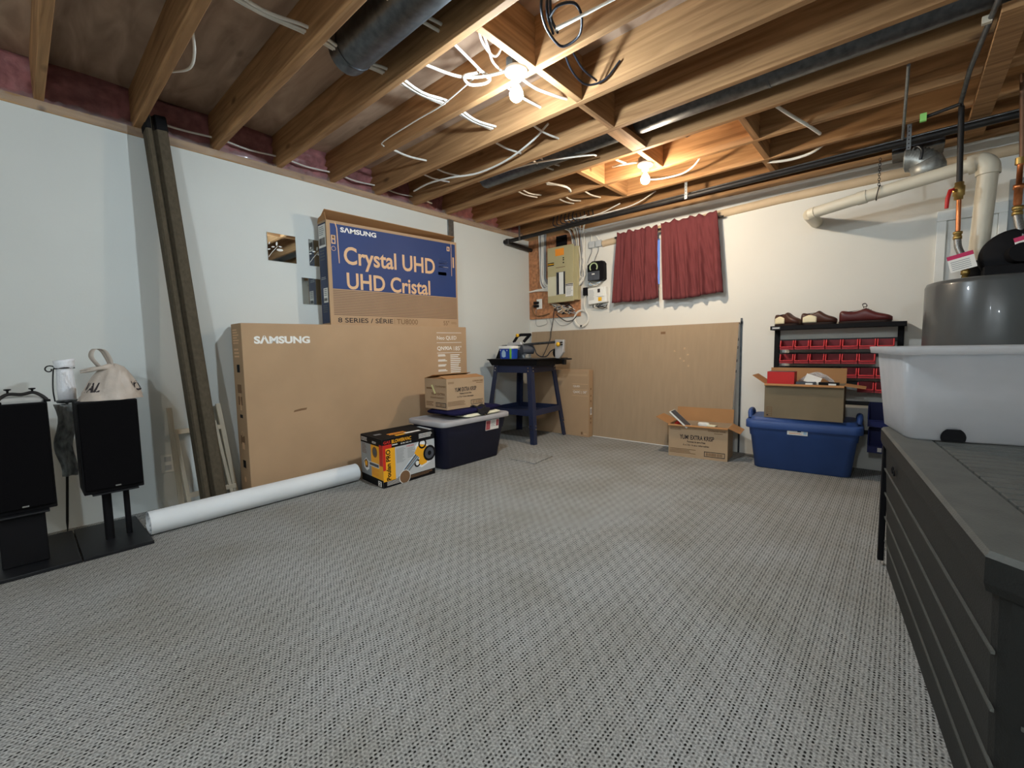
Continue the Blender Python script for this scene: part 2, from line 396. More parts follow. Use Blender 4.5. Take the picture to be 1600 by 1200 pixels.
# ------------------------------------------------------------------ the room
H = 2.2935; PZ = 2.345; SZ = 2.58        # drywall top, joist bottom, subfloor
XR = 5.2; YB = -7.0
struct(MB().box(-0.15, XR, YB, 0.12, -0.1, 0.0, M_carpet).build('floor', loc=(0, 0, 0)))
struct(MB().box(-0.15, XR, YB, 0.12, SZ, SZ+0.03, M_sub).build('ceiling', loc=(0, 0, 0)))
struct(MB().box(-0.14, 0.0, YB, 0.0, 0.0, H, M_wall).build('wall_left', loc=(0, 0, 0)))
struct(MB().box(XR, XR+0.12, YB, 0.12, 0.0, SZ, M_wall).build('wall_right', loc=(0, 0, 0)))
struct(MB().box(-0.14, XR, YB-0.12, YB, 0.0, SZ, M_wall).build('wall_front', loc=(0, 0, 0)))
WX0, WX1, WZ0, WZ1 = 1.27, 2.14, 1.56, 2.10
b = MB()
b.box(-0.14, WX0, 0.0, 0.25, 0.0, H, M_wallb).box(WX1, XR, 0.0, 0.25, 0.0, H, M_wallb)
b.box(WX0, WX1, 0.0, 0.25, 0.0, WZ0, M_wallb).box(WX0, WX1, 0.0, 0.25, WZ1, H, M_wallb)
struct(b.build('wall_back', loc=(0, 0, 0)))
# wood on top of the walls
struct(MB().box(-0.14, 0.004, YB, 0.0, H, PZ, M_plate).build('trim_1', loc=(0, 0, 0)))
struct(MB().box(-0.14, -0.10, YB, 0.0, PZ, SZ, M_plate).build('trim_2', loc=(0, 0, 0)))
struct(MB().box(-0.14, XR, -0.004, 0.12, H, PZ, M_joist).box(-0.14, XR, 0.05, 0.12, PZ, SZ, M_joist).build('trim_3', loc=(0, 0, 0)))
# tan ledge where the insulated upper wall bulges over the lower wall
prof = [(0.0, 0.036), (-0.018, 0.030), (-0.030, 0.014), (-0.032, -0.004), (-0.026, -0.022), (-0.012, -0.033), (0.0, -0.036)]
struct(MB().loft([[(x, y, zc+z) for y, z in prof] for x, zc in ((1.03, 2.095), (1.6, 2.128), (2.21, 2.157), (2.7, 2.178), (3.4, 2.188), (XR, 2.190))], M_ledge).build('trim_4', loc=(0, 0, 0)))
# window
b = MB()
for x0, x1, z0, z1 in ((WX0, WX1, WZ0, WZ0+0.045), (WX0, WX1, WZ1-0.045, WZ1), (WX0, WX0+0.045, WZ0+0.045, WZ1-0.045), (WX1-0.045, WX1, WZ0+0.045, WZ1-0.045), (1.64, 1.70, WZ0+0.045, WZ1-0.045)):
    b.box(x0, x1, 0.06, 0.12, z0, z1, M_white)
wf = struct(b.build('window_1', loc=(0, 0, 0), bevel=0.004))
MB().box(WX0+0.04, WX1-0.04, 0.085, 0.09, WZ0+0.04, WZ1-0.04, clear_plastic('window_glass', (225, 235, 255), 0.08)).build('pane', wf)
# white framed panel and grey pier on the wall behind the water heater
b = MB()
b.box(3.65, 3.70, -0.03, 0.0, 0.0, 1.80, M_white).box(3.94, 3.98, -0.03, 0.0, 0.0, 1.80, M_white).box(3.65, 3.98, -0.03, 0.0, 1.80, 1.87, M_white)
b.box(3.701, 3.939, -0.012, 0.0, 0.0, 1.799, M_white)
struct(b.build('trim_5', loc=(0, 0, 0), bevel=0.004))
struct(MB().box(3.98, XR, -0.02, 0.0, 0.0, 2.0, mat('bare_grey_wall', (150, 156, 158), var=0.12, rough=0.85)).build('trim_6', loc=(0, 0, 0)))

# ------------------------------------------------------------------ joists
JY = [-0.10, -0.50, -0.90, -1.31, -1.712, -2.108, -2.513, -2.92, -3.323, -3.73, -4.135]
JL = ['wooden ceiling joist running tight along the window wall',
      'second ceiling joist out from the window wall, above the black gas pipe',
      'third ceiling joist out from the window wall, lit orange by the warm bulb',
      'fourth ceiling joist out from the window wall, nearer the camera than the warm bulb',
      'fifth ceiling joist out from the window wall, beside the long sheet metal duct',
      'sixth ceiling joist out from the window wall, in the bay after the cool white bulb',
      'seventh ceiling joist out from the window wall, carrying the cool white bulb',
      'eighth ceiling joist out from the window wall, one before the cool white bulb',
      'ninth ceiling joist out from the window wall, beside the dark round duct',
      'tenth ceiling joist out from the window wall, meeting the wall beside the brown post top',
      'eleventh ceiling joist out from the window wall, beyond the brown post']
ORD = ['first', 'second', 'third', 'fourth', 'fifth', 'sixth', 'seventh', 'eighth', 'ninth', 'tenth', 'eleventh']
me0 = None
for i, y in enumerate(JY):
    if me0 is None:
        o = MB().box(0, XR+0.10, -0.019, 0.019, 0, SZ-PZ, M_joist).build('ceiling_joist', bevel=0.003, loc=(0, 0, 0)); me0 = o
    else:
        o = me0.copy(); COL.objects.link(o)
    o.location = (-0.10, y, PZ)
    tag(o, JL[i], 'joist', 'exposed ceiling joists')
# insulation between the joist ends
ins = None
for i in range(len(JY)):
    y1, y0 = JY[i]-0.019, (JY[i+1] if i+1 < len(JY) else -4.545)+0.019
    n = 12; rings = []
    for k in range(n+1):
        y = y0+(y1-y0)*k/n; ring = []
        for j in range(9):
            z = PZ+(SZ-PZ)*j/8
            ring.append((-0.03-0.03*math.sin(PI*j/8)*random.uniform(-0.6, 0.6)+0.012*math.sin(9*y+3*j)-0.02, y, z))
        rings.append(ring+[(-0.099, y, SZ), (-0.099, y, PZ)])
    o = MB().loft(rings, M_pink).build('insulation_batt', loc=(-0.05, (y0+y1)/2, PZ))
    tag(o, ('pink plastic-faced insulation batt in the wall-top bay between the %s and %s joists' % (ORD[i], ORD[i+1])) if i < 10 else 'pink plastic-faced insulation batt in the last wall-top bay, past the eleventh joist', 'insulation', 'pink batts at the joist ends')
# blocking between joists
BL = [(2.095, 7, 6, 'dark-faced wood blocking behind the cool white bulb', 0), (2.105, 6, 5, 'wood blocking one bay past the cool white bulb', 0),
      (2.088, 5, 4, 'wood blocking two bays past the cool white bulb', 0), (2.08, 4, 3, 'flat plank blocking crossing below the sheet metal duct', 1),
      (2.06, 3, 2, 'reddish wood blocking directly behind the warm bulb', 0),
      (1.555, 3, 2, 'plywood-edged blocking closing the warm-lit bay, between fourth and third joists', 0),
      (1.56, 2, 1, 'plywood-edged blocking under the warm-lit bay, between third and second joists', 0),
      (2.72, 3, 2, 'rough dark blocking beyond the warm bulb, between fourth and third joists', 0),
      (2.70, 2, 1, 'rough dark blocking beyond the warm bulb, between third and second joists', 0),
      (2.68, 1, 0, 'rough dark blocking beyond the warm bulb, against the window wall joist', 0)]
for x, a, c, lab, flat in BL:
    y0, y1 = JY[a]+0.019, JY[c]-0.019
    bb = MB()
    if flat: bb.box(-0.05, 0.05, y0-0.0, y1, 0.002, 0.036, M_block)
    else: bb.box(-0.019, 0.019, y0, y1, 0.002, SZ-PZ-0.002, M_block)
    o = bb.build('wood_blocking', bevel=0.002, loc=(0, 0, 0)); 
    o.data.transform(Matrix.Translation((0, -(y0+y1)/2, 0))); o.location = (x, (y0+y1)/2, PZ)
    tag(o, lab, 'blocking', 'wood blocking between joists')
o = MB().box(-0.045, 0.045, -0.75, 0.75, -0.036, -0.001, M_joist).build('wood_board', loc=(0, 0, 0), bevel=0.002); o.location = (3.80, -0.80, PZ)
tag(o, 'flat wooden board nailed across the joist undersides above the water heater', 'board')

# ------------------------------------------------------------------ bare bulb fixtures
def bulb_light(loc, spec, label, nm):
    t = thing('ceiling_light', label, 'light', loc, 0, 'bare bulb lampholders')
    a = [(0.052*math.cos(PI/8+k*PI/4), 0.052*math.sin(PI/8+k*PI/4)) for k in range(8)]
    MB().prism(a, 0.0, 0.045, M_galvd).build('junction_box', t, 0.003, local=True)
    h = MB().lathe([(0.004, 0.0), (0.056, 0.0), (0.058, -0.006), (0.056, -0.016), (0.034, -0.024), (0.026, -0.034), (0.024, -0.052), (0.004, -0.052)], M_white, n=28).build('lampholder', t, local=True)
    for sx in (-1, 1): MB().cyl((sx*0.043, 0, -0.018), (sx*0.043, 0, -0.024), 0.005, M_grey, n=8).build('screw', h, local=True)
    MB().lathe([(0.013, -0.050), (0.014, -0.070), (0.017, -0.078)], M_white, n=20).build('bulb_base', t, local=True)
    MB().lathe([(0.017, -0.078), (0.023, -0.088), (0.031, -0.104), (0.0328, -0.112)], emit(nm+'_neck', spec[0], spec[1]*0.13), n=24, caps=False).build('bulb_neck', t, local=True)
    MB().lathe([(0.0328, -0.112), (0.033, -0.120), (0.029, -0.135), (0.018, -0.146), (0.003, -0.150)], emit(nm, spec[0], spec[1]), n=24).build('bulb', t, local=True)['label'] = 'glowing bulb'
    return t
bulb_light((2.025, -2.575, 2.352), BULB_COOL, 'bare ceiling bulb glowing cool white below the joists', 'cool_bulb_glow')
bulb_light((2.000, -1.060, 2.352), BULB_WARM, 'bare ceiling bulb glowing warm in the orange-lit joist bay', 'warm_bulb_glow')
bulb_light((3.35, -5.55, 2.352), BULB_BACK, 'bare ceiling bulb over the rear of the room, closer to the deck box', 'rear_bulb_glow')
bulb_light((4.60, -6.35, 2.352), BULB_BACK, 'added unseen bare bulb in the far rear corner, softening the rear light', 'rear_bulb_glow')  # extra lamp added out of view so the rear light casts softer shadows

# ------------------------------------------------------------------ helpers for boxes of cardboard
def carton(y0, y1, x0, x1, za, zb, z0a, z0b):
    """corners of a carton standing along the wall of the paper roll: front looks +x"""
    return [(x0, y0, z0a), (x1, y0, z0a), (x1, y1, z0b), (x0, y1, z0b), (x0, y0, za), (x1, y0, za), (x1, y1, zb), (x0, y1, zb)]

# big television carton on the floor
y0, y1, x0, x1 = -3.315, -1.305, 0.03, 0.23
t = thing('television_carton', 'huge plain brown television carton standing on the floor along the wall', 'carton', (0.13, (y0+y1)/2, 0))
c = carton(y0, y1, x0, x1, 1.18, 1.20, 0.0, 0.0)
bx = MB().hexa(c, M_card)
F = Face(c[1], c[2], c[6], c[5]); SF = Face(c[0], c[1], c[5], c[4])
bx.text(F, 'S\u039bMSUNG', 0.037, 0.882, 0.224, 0.928, M_inkw, bold=0.045)
bx.rect(F, 0.813, 0.951, 0.967, 0.954, M_inkw).text(F, 'Neo QLED', 0.815, 0.893, 0.934, 0.927, M_inkw, 0.0)
bx.rect(F, 0.813, 0.873, 0.967, 0.876, M_inkw).text(F, 'QN90A', 0.815, 0.810, 0.905, 0.845, M_inkw, 0.01).rect(F, 0.916, 0.81, 0.918, 0.845, M_inkw).text(F, '85"', 0.926, 0.810, 0.965, 0.845, M_inkw)
bx.rect(F, 0.813, 0.792, 0.967, 0.795, M_inkw)
for v in (0.765, 0.725, 0.685, 0.645): bx.lines(F, 0.818, v, 0.875, v+0.018, 2, M_inkw, 0.7)
bx.lines(F, 0.893, 0.55, 0.962, 0.78, 15, M_inkw, 0.45)
bx.lines(SF, 0.15, 0.88, 0.75, 0.97, 6, M_tan, 0.5); bx.lines(SF, 0.2, 0.80, 0.8, 0.86, 3, M_tan, 0.5)
for v in (0.60, 0.53, 0.30): bx.rect(SF, 0.3, v, 0.7, v+0.05, M_inkb)
bx.poly(SF, [(0.45, 0.50), (0.62, 0.50), (0.55, 0.56), (0.55, 0.60), (0.5, 0.60), (0.5, 0.56)], M_tan, 0.0014)
bx.disc(SF, 0.5, 0.36, 0.02, M_tan, 0.0014, ring=0.004).disc(SF, 0.5, 0.09, 0.02, M_tan, 0.0014)
bx.rect(SF, 0.4, 0.27, 0.65, 0.31, M_tan, 0.0014)
bx.build('carton_body', t, 0.004)
for v, hgt in ((0.72, 0.045), (0.455, 0.02), (0.16, 0.045)): MB().rect(SF, 0.38, v, 0.66, v+hgt, M_black, 0.0016).build('hand_hole', t)
MB().poly(F, [(0.152, 0.463), (0.18, 0.468), (0.197, 0.470), (0.201, 0.482), (0.178, 0.481), (0.155, 0.474)], M_inkb).build('torn_patch', t)['label'] = 'scuffed brown tear'

# blue television carton on top
y0, y1, x0, x1 = -2.675, -1.365, 0.045, 0.185
zb0, zb1 = 1.1868, 1.2002
t = thing('television_carton', 'blue printed television carton with open lid, standing on the huge brown carton', 'carton', (0.115, (y0+y1)/2, zb0))
c = carton(y0, y1, x0, x1, 1.985, 2.025, zb0, zb1)
bx = MB().hexa(c, M_card)
F = Face(c[1], c[2], c[6], c[5]); SF = Face(c[0], c[1], c[5], c[4])
bx.rect(F, 0.022, 0.352, 0.985, 0.972, M_navyp)
for k in range(15):
    v = 0.098+0.25*k/15
    bx.rect(F, 0.022, v, 0.99, v+0.0095, mat('stripe_brown', (128, 100, 80), var=0.05))
bx.text(F, 'S\u039bMSUNG', 0.085, 0.902, 0.325, 0.952, M_inkw, 0.03, h=0.002)
bx.text(F, 'Crystal UHD', 0.10, 0.545, 0.79, 0.772, M_tan, 0.02, h=0.002)
bx.text(F, 'UHD Cristal', 0.112, 0.356, 0.742, 0.520, M_tan, 0.02, h=0.002)
bx.text(F, '8 SERIES / S\u00c9RIE', 0.045, 0.026, 0.425, 0.085, M_ink, 0.01).rect(F, 0.437, 0.02, 0.439, 0.078, M_inkb).text(F, 'TU8000', 0.455, 0.022, 0.625, 0.076, M_inkb, 0.0)
bx.text(F, '55"', 0.855, 0.02, 0.91, 0.072, M_inkb).lines(F, 0.93, 0.03, 0.985, 0.06, 2, M_inkb, 0.25)
bx.lines(F, 0.825, 0.66, 0.915, 0.78, 6, M_inkw, 0.35).lines(F, 0.82, 0.60, 0.92, 0.64, 1, M_navyd, 0.9)
bx.rect(F, 0.905, 0.885, 0.932, 0.935, M_tan, 0.0014).rect(F, 0.912, 0.895, 0.922, 0.925, M_navyp, 0.002)
bx.rect(F, 0.026, 0.78, 0.052, 0.862, M_tan, 0.0014).rect(F, 0.032, 0.79, 0.046, 0.82, M_navyp, 0.002).rect(F, 0.032, 0.83, 0.046, 0.855, M_inkb, 0.002).disc(F, 0.038, 0.735, 0.018, M_tan, 0.0014, ring=0.003)
bx.rect(F, 0.958, 0.70, 0.972, 0.82, M_tan, 0.0014)
bx.poly(F, [(0.050, 0.985), (0.057, 0.985), (0.066, 0.93), (0.072, 0.60), (0.067, 0.60), (0.060, 0.93)], M_tan, 0.002).rect(F, 0.944, 0.60, 0.948, 0.985, M_tan, 0.002)
bx.rect(SF, 0.03, 0.02, 0.92, 0.98, M_navyd).lines(SF, 0.15, 0.44, 0.8, 0.47, 2, M_greypr, 0.5, h=0.0014).lines(SF, 0.2, 0.12, 0.8, 0.20, 4, M_greyd, 0.6, h=0.0014).lines(SF, 0.15, 0.62, 0.8, 0.76, 5, M_greyd, 0.5, h=0.0014)
bx.build('carton_body', t, 0.003)
s = MB()
s.rect(SF, 0.08, 0.75, 0.90, 0.965, M_paper, 0.002).lines(SF, 0.15, 0.86, 0.8, 0.95, 5, M_greypr, 0.4, h=0.003).bars(SF, 0.15, 0.77, 0.85, 0.84, 14, M_ink, 0.003)
s.build('shipping_label', t); s = MB()
s.rect(SF, 0.35, 0.22, 0.85, 0.36, M_paper, 0.002).lines(SF, 0.42, 0.28, 0.8, 0.35, 4, M_grey, 0.4, h=0.003).bars(SF, 0.42, 0.235, 0.78, 0.265, 9, M_ink, 0.003)
s.build('shipping_label', t)
fl = MB()
A0, A1 = V(c[4]), V(c[7])
B0, B1 = V((0.205, y0-0.02, 2.052)), V((0.205, y1-0.04, 2.070))
fl.add([A0, A1, B1, B0], [(0, 1, 2, 3)], M_cardin)
fl.build('lid_flap', t, solid=0.005)
fl = MB(); fl.add([c[4], c[5], (0.19, y0-0.012, 2.035), (0.08, y0-0.008, 2.012)], [(0, 1, 2, 3)], M_cardin); fl.build('lid_flap', t, solid=0.004)

# galvanized strap sticking up behind it
tag(MB().box(0.001, 0.02, -1.315, -1.245, 1.75, 2.296, M_galv).build('steel_strip', loc=(0.01, -1.28, 1.75), bevel=0.002), 'bare galvanized steel strip on the wall rising behind the blue carton', 'strip')

# mirrors
def mirror(y0, z0, label, leafs):
    t = thing('mirror_tile', label, 'mirror', (0.002, y0+0.1015, z0), 0, 'square mirror tiles on the wall')
    MB().box(0.001, 0.006, y0, y0+0.203, z0, z0+0.203, M_mirror).build('mirror_glass', t, 0.0015)
    F = Face((0.006, y0, z0), (0.006, y0+0.203, z0), (0.006, y0+0.203, z0+0.203), (0.006, y0, z0+0.203))
    e = MB()
    for (u, v, a, ln) in leafs:
        P = []
        for k in range(12):
            q = 2*PI*k/12; px, py = ln*math.cos(q), ln*0.42*math.sin(q)
            P.append((u+px*math.cos(a)-py*math.sin(a), v+px*math.sin(a)+py*math.cos(a)))
        e.poly(F, P, M_etch, 0.0006)
    if leafs:
        st = [(0.02, 0.12), (0.14, 0.30), (0.26, 0.44), (0.36, 0.56)]
        for p, q in zip(st, st[1:]):
            e.poly(F, [(p[0], p[1]-0.012), (q[0], q[1]-0.012), (q[0], q[1]+0.012), (p[0], p[1]+0.012)], M_etch, 0.0006)
        e.build('etched_leaves', t)
LF = [(0.32, 0.63, 1.4, 0.075), (0.19, 0.50, 0.2, 0.06), (0.42, 0.42, 0.05, 0.115), (0.44, 0.54, -0.1, 0.055), (0.07, 0.62, 1.2, 0.05), (0.05, 0.40, 0.3, 0.05)]
mirror(-3.037, 1.656, 'small square mirror tile with etched leaf sprig, fully clear of the blue carton', LF)
mirror(-2.735, 1.656, 'mirror tile with etched leaves, half hidden by the blue carton', [(u, v+0.05, a, l) for u, v, a, l in LF])
mirror(-2.803, 1.354, 'lowest mirror tile, half hidden by the blue carton just above the huge carton', [])

# wall outlet
t = thing('wall_outlet', 'white wall outlet plate low on the wall beside the cream wooden frame', 'outlet', (0.0, -3.715, 0.28))
MB().box(0.0, 0.006, -3.75, -3.68, 0.225, 0.34, M_white).build('cover_plate', t, 0.002)
for z in (0.255, 0.31): MB().box(0.006, 0.008, -3.732, -3.698, z-0.016, z+0.016, M_lgreypr).build('socket', t)

# long brown felt-covered post leaning in the corner of wall and joists
def lean(p0, p1, w, d):
    """box beam from p0 to p1"""
    a = (V(p1)-V(p0)).normalized(); sy = V((0, 1, 0)); sy = (sy-a*sy.dot(a)).normalized(); sx = sy.cross(a)
    return a, sx, sy
p0, p1 = V((0.27, -3.538, 0.0)), V((0.075, -3.662, 2.40))
a, sx, sy = lean(p0, p1, 0, 0)
t = thing('brown_post', 'tall dark brown ribbed post leaning against the wall from floor to joists', 'post', p0)
prof = [(-0.075, -0.062), (0.050, -0.062), (0.062, -0.052), (0.062, -0.030), (0.030, -0.022), (0.030, -0.012), (0.072, -0.002), (0.075, 0.052), (0.055, 0.062), (-0.075, 0.062)]
prof = [(x*0.8, y) for x, y in prof]
ring = lambda q, k=1.0: [q+sx*(x*k)+sy*(y*k) for x, y in prof]
MB().loft([ring(p0), ring(p0*0.5+p1*0.5, 0.93), ring(p1, 0.86)], M_brownpost, smooth=False).build('post_body', t, 0.004)
e = MB(); e.loft([ring(p0*0.035+p1*0.965, 0.90), ring(p1, 0.89)], M_black, smooth=False); e.build('end_cap', t)['label'] = 'darker wrapped end'

# cream wooden frame
t = thing('wooden_frame', 'cream painted wooden folding frame leaning behind the brown post', 'frame', (0.05, -3.52, 0))
def bar(p, q, w, d, m, mb=None):
    mb = mb or MB()
    p, q = V(p), V(q); a = (q-p).normalized(); up = V((1, 0, 0)) if abs(a.x) < 0.9 else V((0, 0, 1))
    s1 = a.cross(up).normalized(); s2 = s1.cross(a)
    R = lambda c: [c+s1*w/2+s2*d/2, c-s1*w/2+s2*d/2, c-s1*w/2-s2*d/2, c+s1*w/2-s2*d/2]
    return mb.loft([R(p), R(q)], m, smooth=False)
bar((0.085, -3.675, 0), (0.03, -3.692, 0.640), 0.028, 0.02, M_cream).build('leg', t, 0.003)
bar((0.13, -3.64, 0), (0.045, -3.672, 0.50), 0.022, 0.018, M_cream).build('leg', t, 0.003)
bar((0.085, -3.365, 0), (0.03, -3.425, 0.640), 0.028, 0.02, M_cream).build('leg', t, 0.003)
bar((0.13, -3.40, 0), (0.045, -3.455, 0.53), 0.020, 0.018, M_cream).build('leg', t, 0.003)
bar((0.045, -3.684, 0.483), (0.045, -3.41, 0.483), 0.030, 0.02, M_cream).build('rail', t, 0.003)
bar((0.118, -3.65, 0.075), (0.118, -3.375, 0.075), 0.030, 0.02, M_cream).build('rail', t, 0.003)

# white roll on the floor
R = 0.064
p0, p1 = V((0.475, -3.90, R)), V((0.435, -2.66, R))
t = thing('vinyl_roll', 'long white roll lying on the carpet before the huge brown carton', 'roll', (0.455, -3.28, 0))
ax = (p1-p0).normalized(); sx = V((0, 0, 1)).cross(ax).normalized()
n = 40; rings = []
for q in (p0, p0*0.5+p1*0.5, p1):
    ring = [q+sx*(R*math.cos(2*PI*k/n))+V((0, 0, 1))*(R*math.sin(2*PI*k/n)) for k in range(n)]; rings.append(ring)
b = MB().loft(rings, M_roll, False, False)
b.loft([[q+(p-q)*0.94 for p in r] for q, r in ((p0, rings[0]), (p1, rings[2]))], M_roll, False, False)
for q, r in ((p0, rings[0]), (p1, rings[2])):
    inn = [q+(p-q)*0.94 for p in r]
    b.add(list(r)+inn, [(k, (k+1) % n, n+(k+1) % n, n+k) for k in range(n)], M_roll)
sp = []
for k in range(46):
    a = k*0.24; rr = R*0.94*(1-0.016*k)
    sp.append((a, rr))
vs = []
for a, rr in sp:
    o = sx*(rr*math.cos(a))+V((0, 0, 1))*(rr*math.sin(a)); vs += [p0+o, p1+o]
b.add(vs, [(2*i, 2*i+2, 2*i+3, 2*i+1) for i in range(len(sp)-1)], M_roll, True)
b.build('roll_sheet', t)
ln = []
for k in range(9):
    a = -2.2+k*0.22; ln.append(p0+sx*((R+0.018*max(0, k-2)/4)*math.cos(a)*1.0)+V((0, 0, 1))*(R*math.sin(a)*0.98))
MB().add([p for q in ln for p in (q+ax*0.0, q+ax*0.02)], [(2*i, 2*i+2, 2*i+3, 2*i+1) for i in range(8)], M_roll, True).build('loose_edge', t, solid=0.002)

# speakers on stands
def speaker(yc, w, zb, zt, x1, depth, label):
    t = thing('loudspeaker', label, 'speaker', (x1-depth/2, yc, zb), 0, 'black loudspeakers on stands')
    MB().box(x1-depth, x1-0.02, yc-w/2, yc+w/2, zb, zt, M_black).build('cabinet', t, 0.004)
    MB().box(x1-0.019, x1, yc-w/2+0.004, yc+w/2-0.004, zb+0.02, zt-0.004, M_cloth).build('grille', t, 0.008, 3)
    MB().box(x1, x1+0.002, yc+0.0, yc+0.022, zb+0.028, zb+0.035, M_chrome).build('badge', t)
    return t
speaker(-4.345, 0.225, 0.262, 0.768, 0.52, 0.24, 'black loudspeaker on a wide column stand, with the dark handle lying on it')
speaker(-4.023, 0.232, 0.285, 0.752, 0.52, 0.24, 'black loudspeaker on twin pole stand, with the carrier bag on it')
t = thing('speaker_stand', 'black speaker stand with one wide column and flat base', 'stand', (0.45, -4.335, 0))
MB().box(0.10, 0.632, -4.475, -4.176, 0.0, 0.018, M_blackpl).build('base_plate', t, 0.003)
MB().box(0.44, 0.51, -4.425, -4.275, 0.018, 0.254, M_black).build('column', t, 0.006)
MB().box(0.32, 0.54, -4.43, -4.26, 0.254, 0.262, M_blackpl).build('top_plate', t, 0.002)
t = thing('speaker_stand', 'black speaker stand with two slim poles beside the white roll', 'stand', (0.45, -4.02, 0))
MB().box(0.10, 0.634, -4.170, -3.905, 0.0, 0.018, M_blackpl).build('base_plate', t, 0.003)
for x, y, r in ((0.42, -4.052, 0.019), (0.40, -3.972, 0.013)): MB().cyl((x, y, 0.018), (x, y, 0.277), r, M_black, n=16).build('pole', t)
MB().box(0.32, 0.51, -4.11, -3.93, 0.277, 0.285, M_blackpl).build('top_plate', t, 0.002)

# dark handle on a folded grey cloth
b = MB()
b.loft([rrect(0.41, -4.335, 0.16, 0.19, 0.02, 0.768), rrect(0.41, -4.335, 0.17, 0.20, 0.03, 0.780), rrect(0.41, -4.335, 0.16, 0.18, 0.03, 0.790), rrect(0.40, -4.345, 0.13, 0.14, 0.03, 0.797)], M_greycloth)
tag(b.build('folded_cloth', loc=(0.41, -4.335, 0.768)), 'folded pale grey cloth lying on top of the loudspeaker under the dark handle', 'cloth')
t = thing('pull_handle', 'dark arched handle bar lying on the grey cloth on the loudspeaker', 'handle', (0.475, -4.31, 0.785))
P = smooth([(0.49, -4.385, 0.776), (0.485, -4.375, 0.797), (0.48, -4.35, 0.812), (0.48, -4.31, 0.808), (0.48, -4.275, 0.815), (0.485, -4.25, 0.800), (0.49, -4.232, 0.778)], 6)
MB().tube(P, 0.0075, M_steelblk, 10).build('grip_bar', t)
for y in (-4.385, -4.232): MB().lathe([(0.002, 0.0), (0.012, 0.0), (0.012, 0.01), (0.002, 0.012)], M_black, c=(0.49, y, 0.7685), n=14).build('end_foot', t)
for y in (-4.352, -4.276): MB().lathe([(0.004, 0.0), (0.004, 0.012), (0.012, 0.016), (0.012, 0.020), (0.002, 0.021)], M_black, c=(0.48, y, 0.815), n=14).build('wing_knob', t)

# iron stake with tray and a white roll on it
t = thing('iron_stake', 'slim black iron plant stake with scroll hook and little tray between the loudspeakers', 'stake', (0.05, -4.19, 0))
MB().tube([(0.05, -4.192, 0.0), (0.06, -4.190, 0.06), (0.21, -4.152, 0.738)], [0.002, 0.006, 0.006], M_steelblk, 8).build('pole', t)
MB().lathe([(0.002, 0), (0.04, 0), (0.044, 0.008), (0.044, 0.014), (0.04, 0.012), (0.002, 0.010)], M_galvd, c=(0.215, -4.150, 0.736), n=20).build('tray', t)
P = [(0.215, -4.196, 0.745), (0.215, -4.199, 0.80), (0.215, -4.196, 0.86), (0.215, -4.190, 0.915)]
for k in range(14):
    a = 0.2+k*0.5; r = 0.022-0.0012*k; P.append((0.215, -4.205+r*math.cos(a), 0.913+r*math.sin(a)))
MB().tube(smooth(P, 3), 0.0035, M_steelblk, 6).build('scroll_hook', t)
MB().tube(smooth([(0.215, -4.19, 0.915), (0.255, -4.15, 0.920), (0.215, -4.112, 0.918)], 5), 0.003, M_steelblk, 6).build('holding_ring', t)
b = MB(); n = 24; rings = []
for i, (r, z) in enumerate([(0.030, 0.752), (0.035, 0.755), (0.036, 0.80), (0.033, 0.86), (0.032, 0.905), (0.030, 0.915), (0.037, 0.922), (0.040, 0.935), (0.038, 0.950), (0.042, 0.962), (0.02, 0.958)]):
    rings.append([(0.215+(r+0.0015*math.sin(5*k+i*2))*math.cos(2*PI*k/n), -4.150+(r+0.0015*math.sin(4*k+i))*math.sin(2*PI*k/n), z+(0.006*math.sin(2*PI*k/n) if z > 0.94 else 0)) for k in range(n)])
b.loft(rings, mat('white_towel', (238, 240, 244), rough=0.95, var=0.03, bump=0.5, bscale=120))
tag(b.build('towel_roll', loc=(0.215, -4.15, 0.752)), 'white rolled towel standing on the small iron tray', 'towel')
# mottled grey rag hanging under the tray
b = MB(); vs = []; fs = []
for i in range(13):
    for j in range(9):
        z = 0.732-0.40*i/12; y = -4.205+0.085*j/8*(1-0.3*i/12)+0.012*math.sin(i*0.7)
        vs.append((0.235-0.007*i+0.012*math.sin(j*1.3+i*0.4), y, z))
for i in range(12):
    for j in range(8): fs.append((i*9+j, i*9+j+1, (i+1)*9+j+1, (i+1)*9+j))
b.add(vs, fs, mat('mottled_grey_rag', (160, 164, 163), rough=0.95, var=0.55, scale=(40, 40, 20)), True)
tag(b.build('grey_rag', loc=(0.2, -4.17, 0.732), solid=0.002), 'mottled grey rag hanging from the small tray between the loudspeakers', 'rag')

# carrier bag
t = thing('carrier_bag', 'beige plastic carrier bag with dark printed letters on the twin pole loudspeaker', 'bag', (0.40, -4.0, 0.752))
def bag_pt(th, v, k=1.0):
    w = 0.118*(1-v)**0.50+0.010; d = 0.10*(1-v)**0.5+0.010
    w *= 1+0.05*math.sin(5*th+3*v); d *= 1+0.07*math.sin(7*th+5*v)
    fold = 1+0.05*math.sin(11*th+6*math.sin(3*v))
    return V((0.40+k*d*fold*math.cos(th), -4.0+0.022*v+k*w*fold*math.sin(th), 0.753+0.185*v-0.012*math.sin(PI*v)))
n = 44; rings = [[bag_pt(2*PI*k/n, v) for k in range(n)] for v in [0, 0.04, 0.12, 0.25, 0.4, 0.55, 0.7, 0.82, 0.92, 1.0]]
MB().loft(rings, M_bag).build('bag_body', t)
pr = MB()
def on_bag(s, th0, th1, v0, v1):
    pts, fs, _ = text_mesh(s, 0.03)
    pr.add([bag_pt(th0+(th1-th0)*x, v0+(v1-v0)*y, 1.02) for x, y in pts], fs, M_ink)
on_bag('VAL', -1.35, -0.55, 0.28, 0.55); on_bag('\u2019O', 0.85, 1.5, 0.25, 0.55)
pr.build('printed_letters', t)
hd = MB()
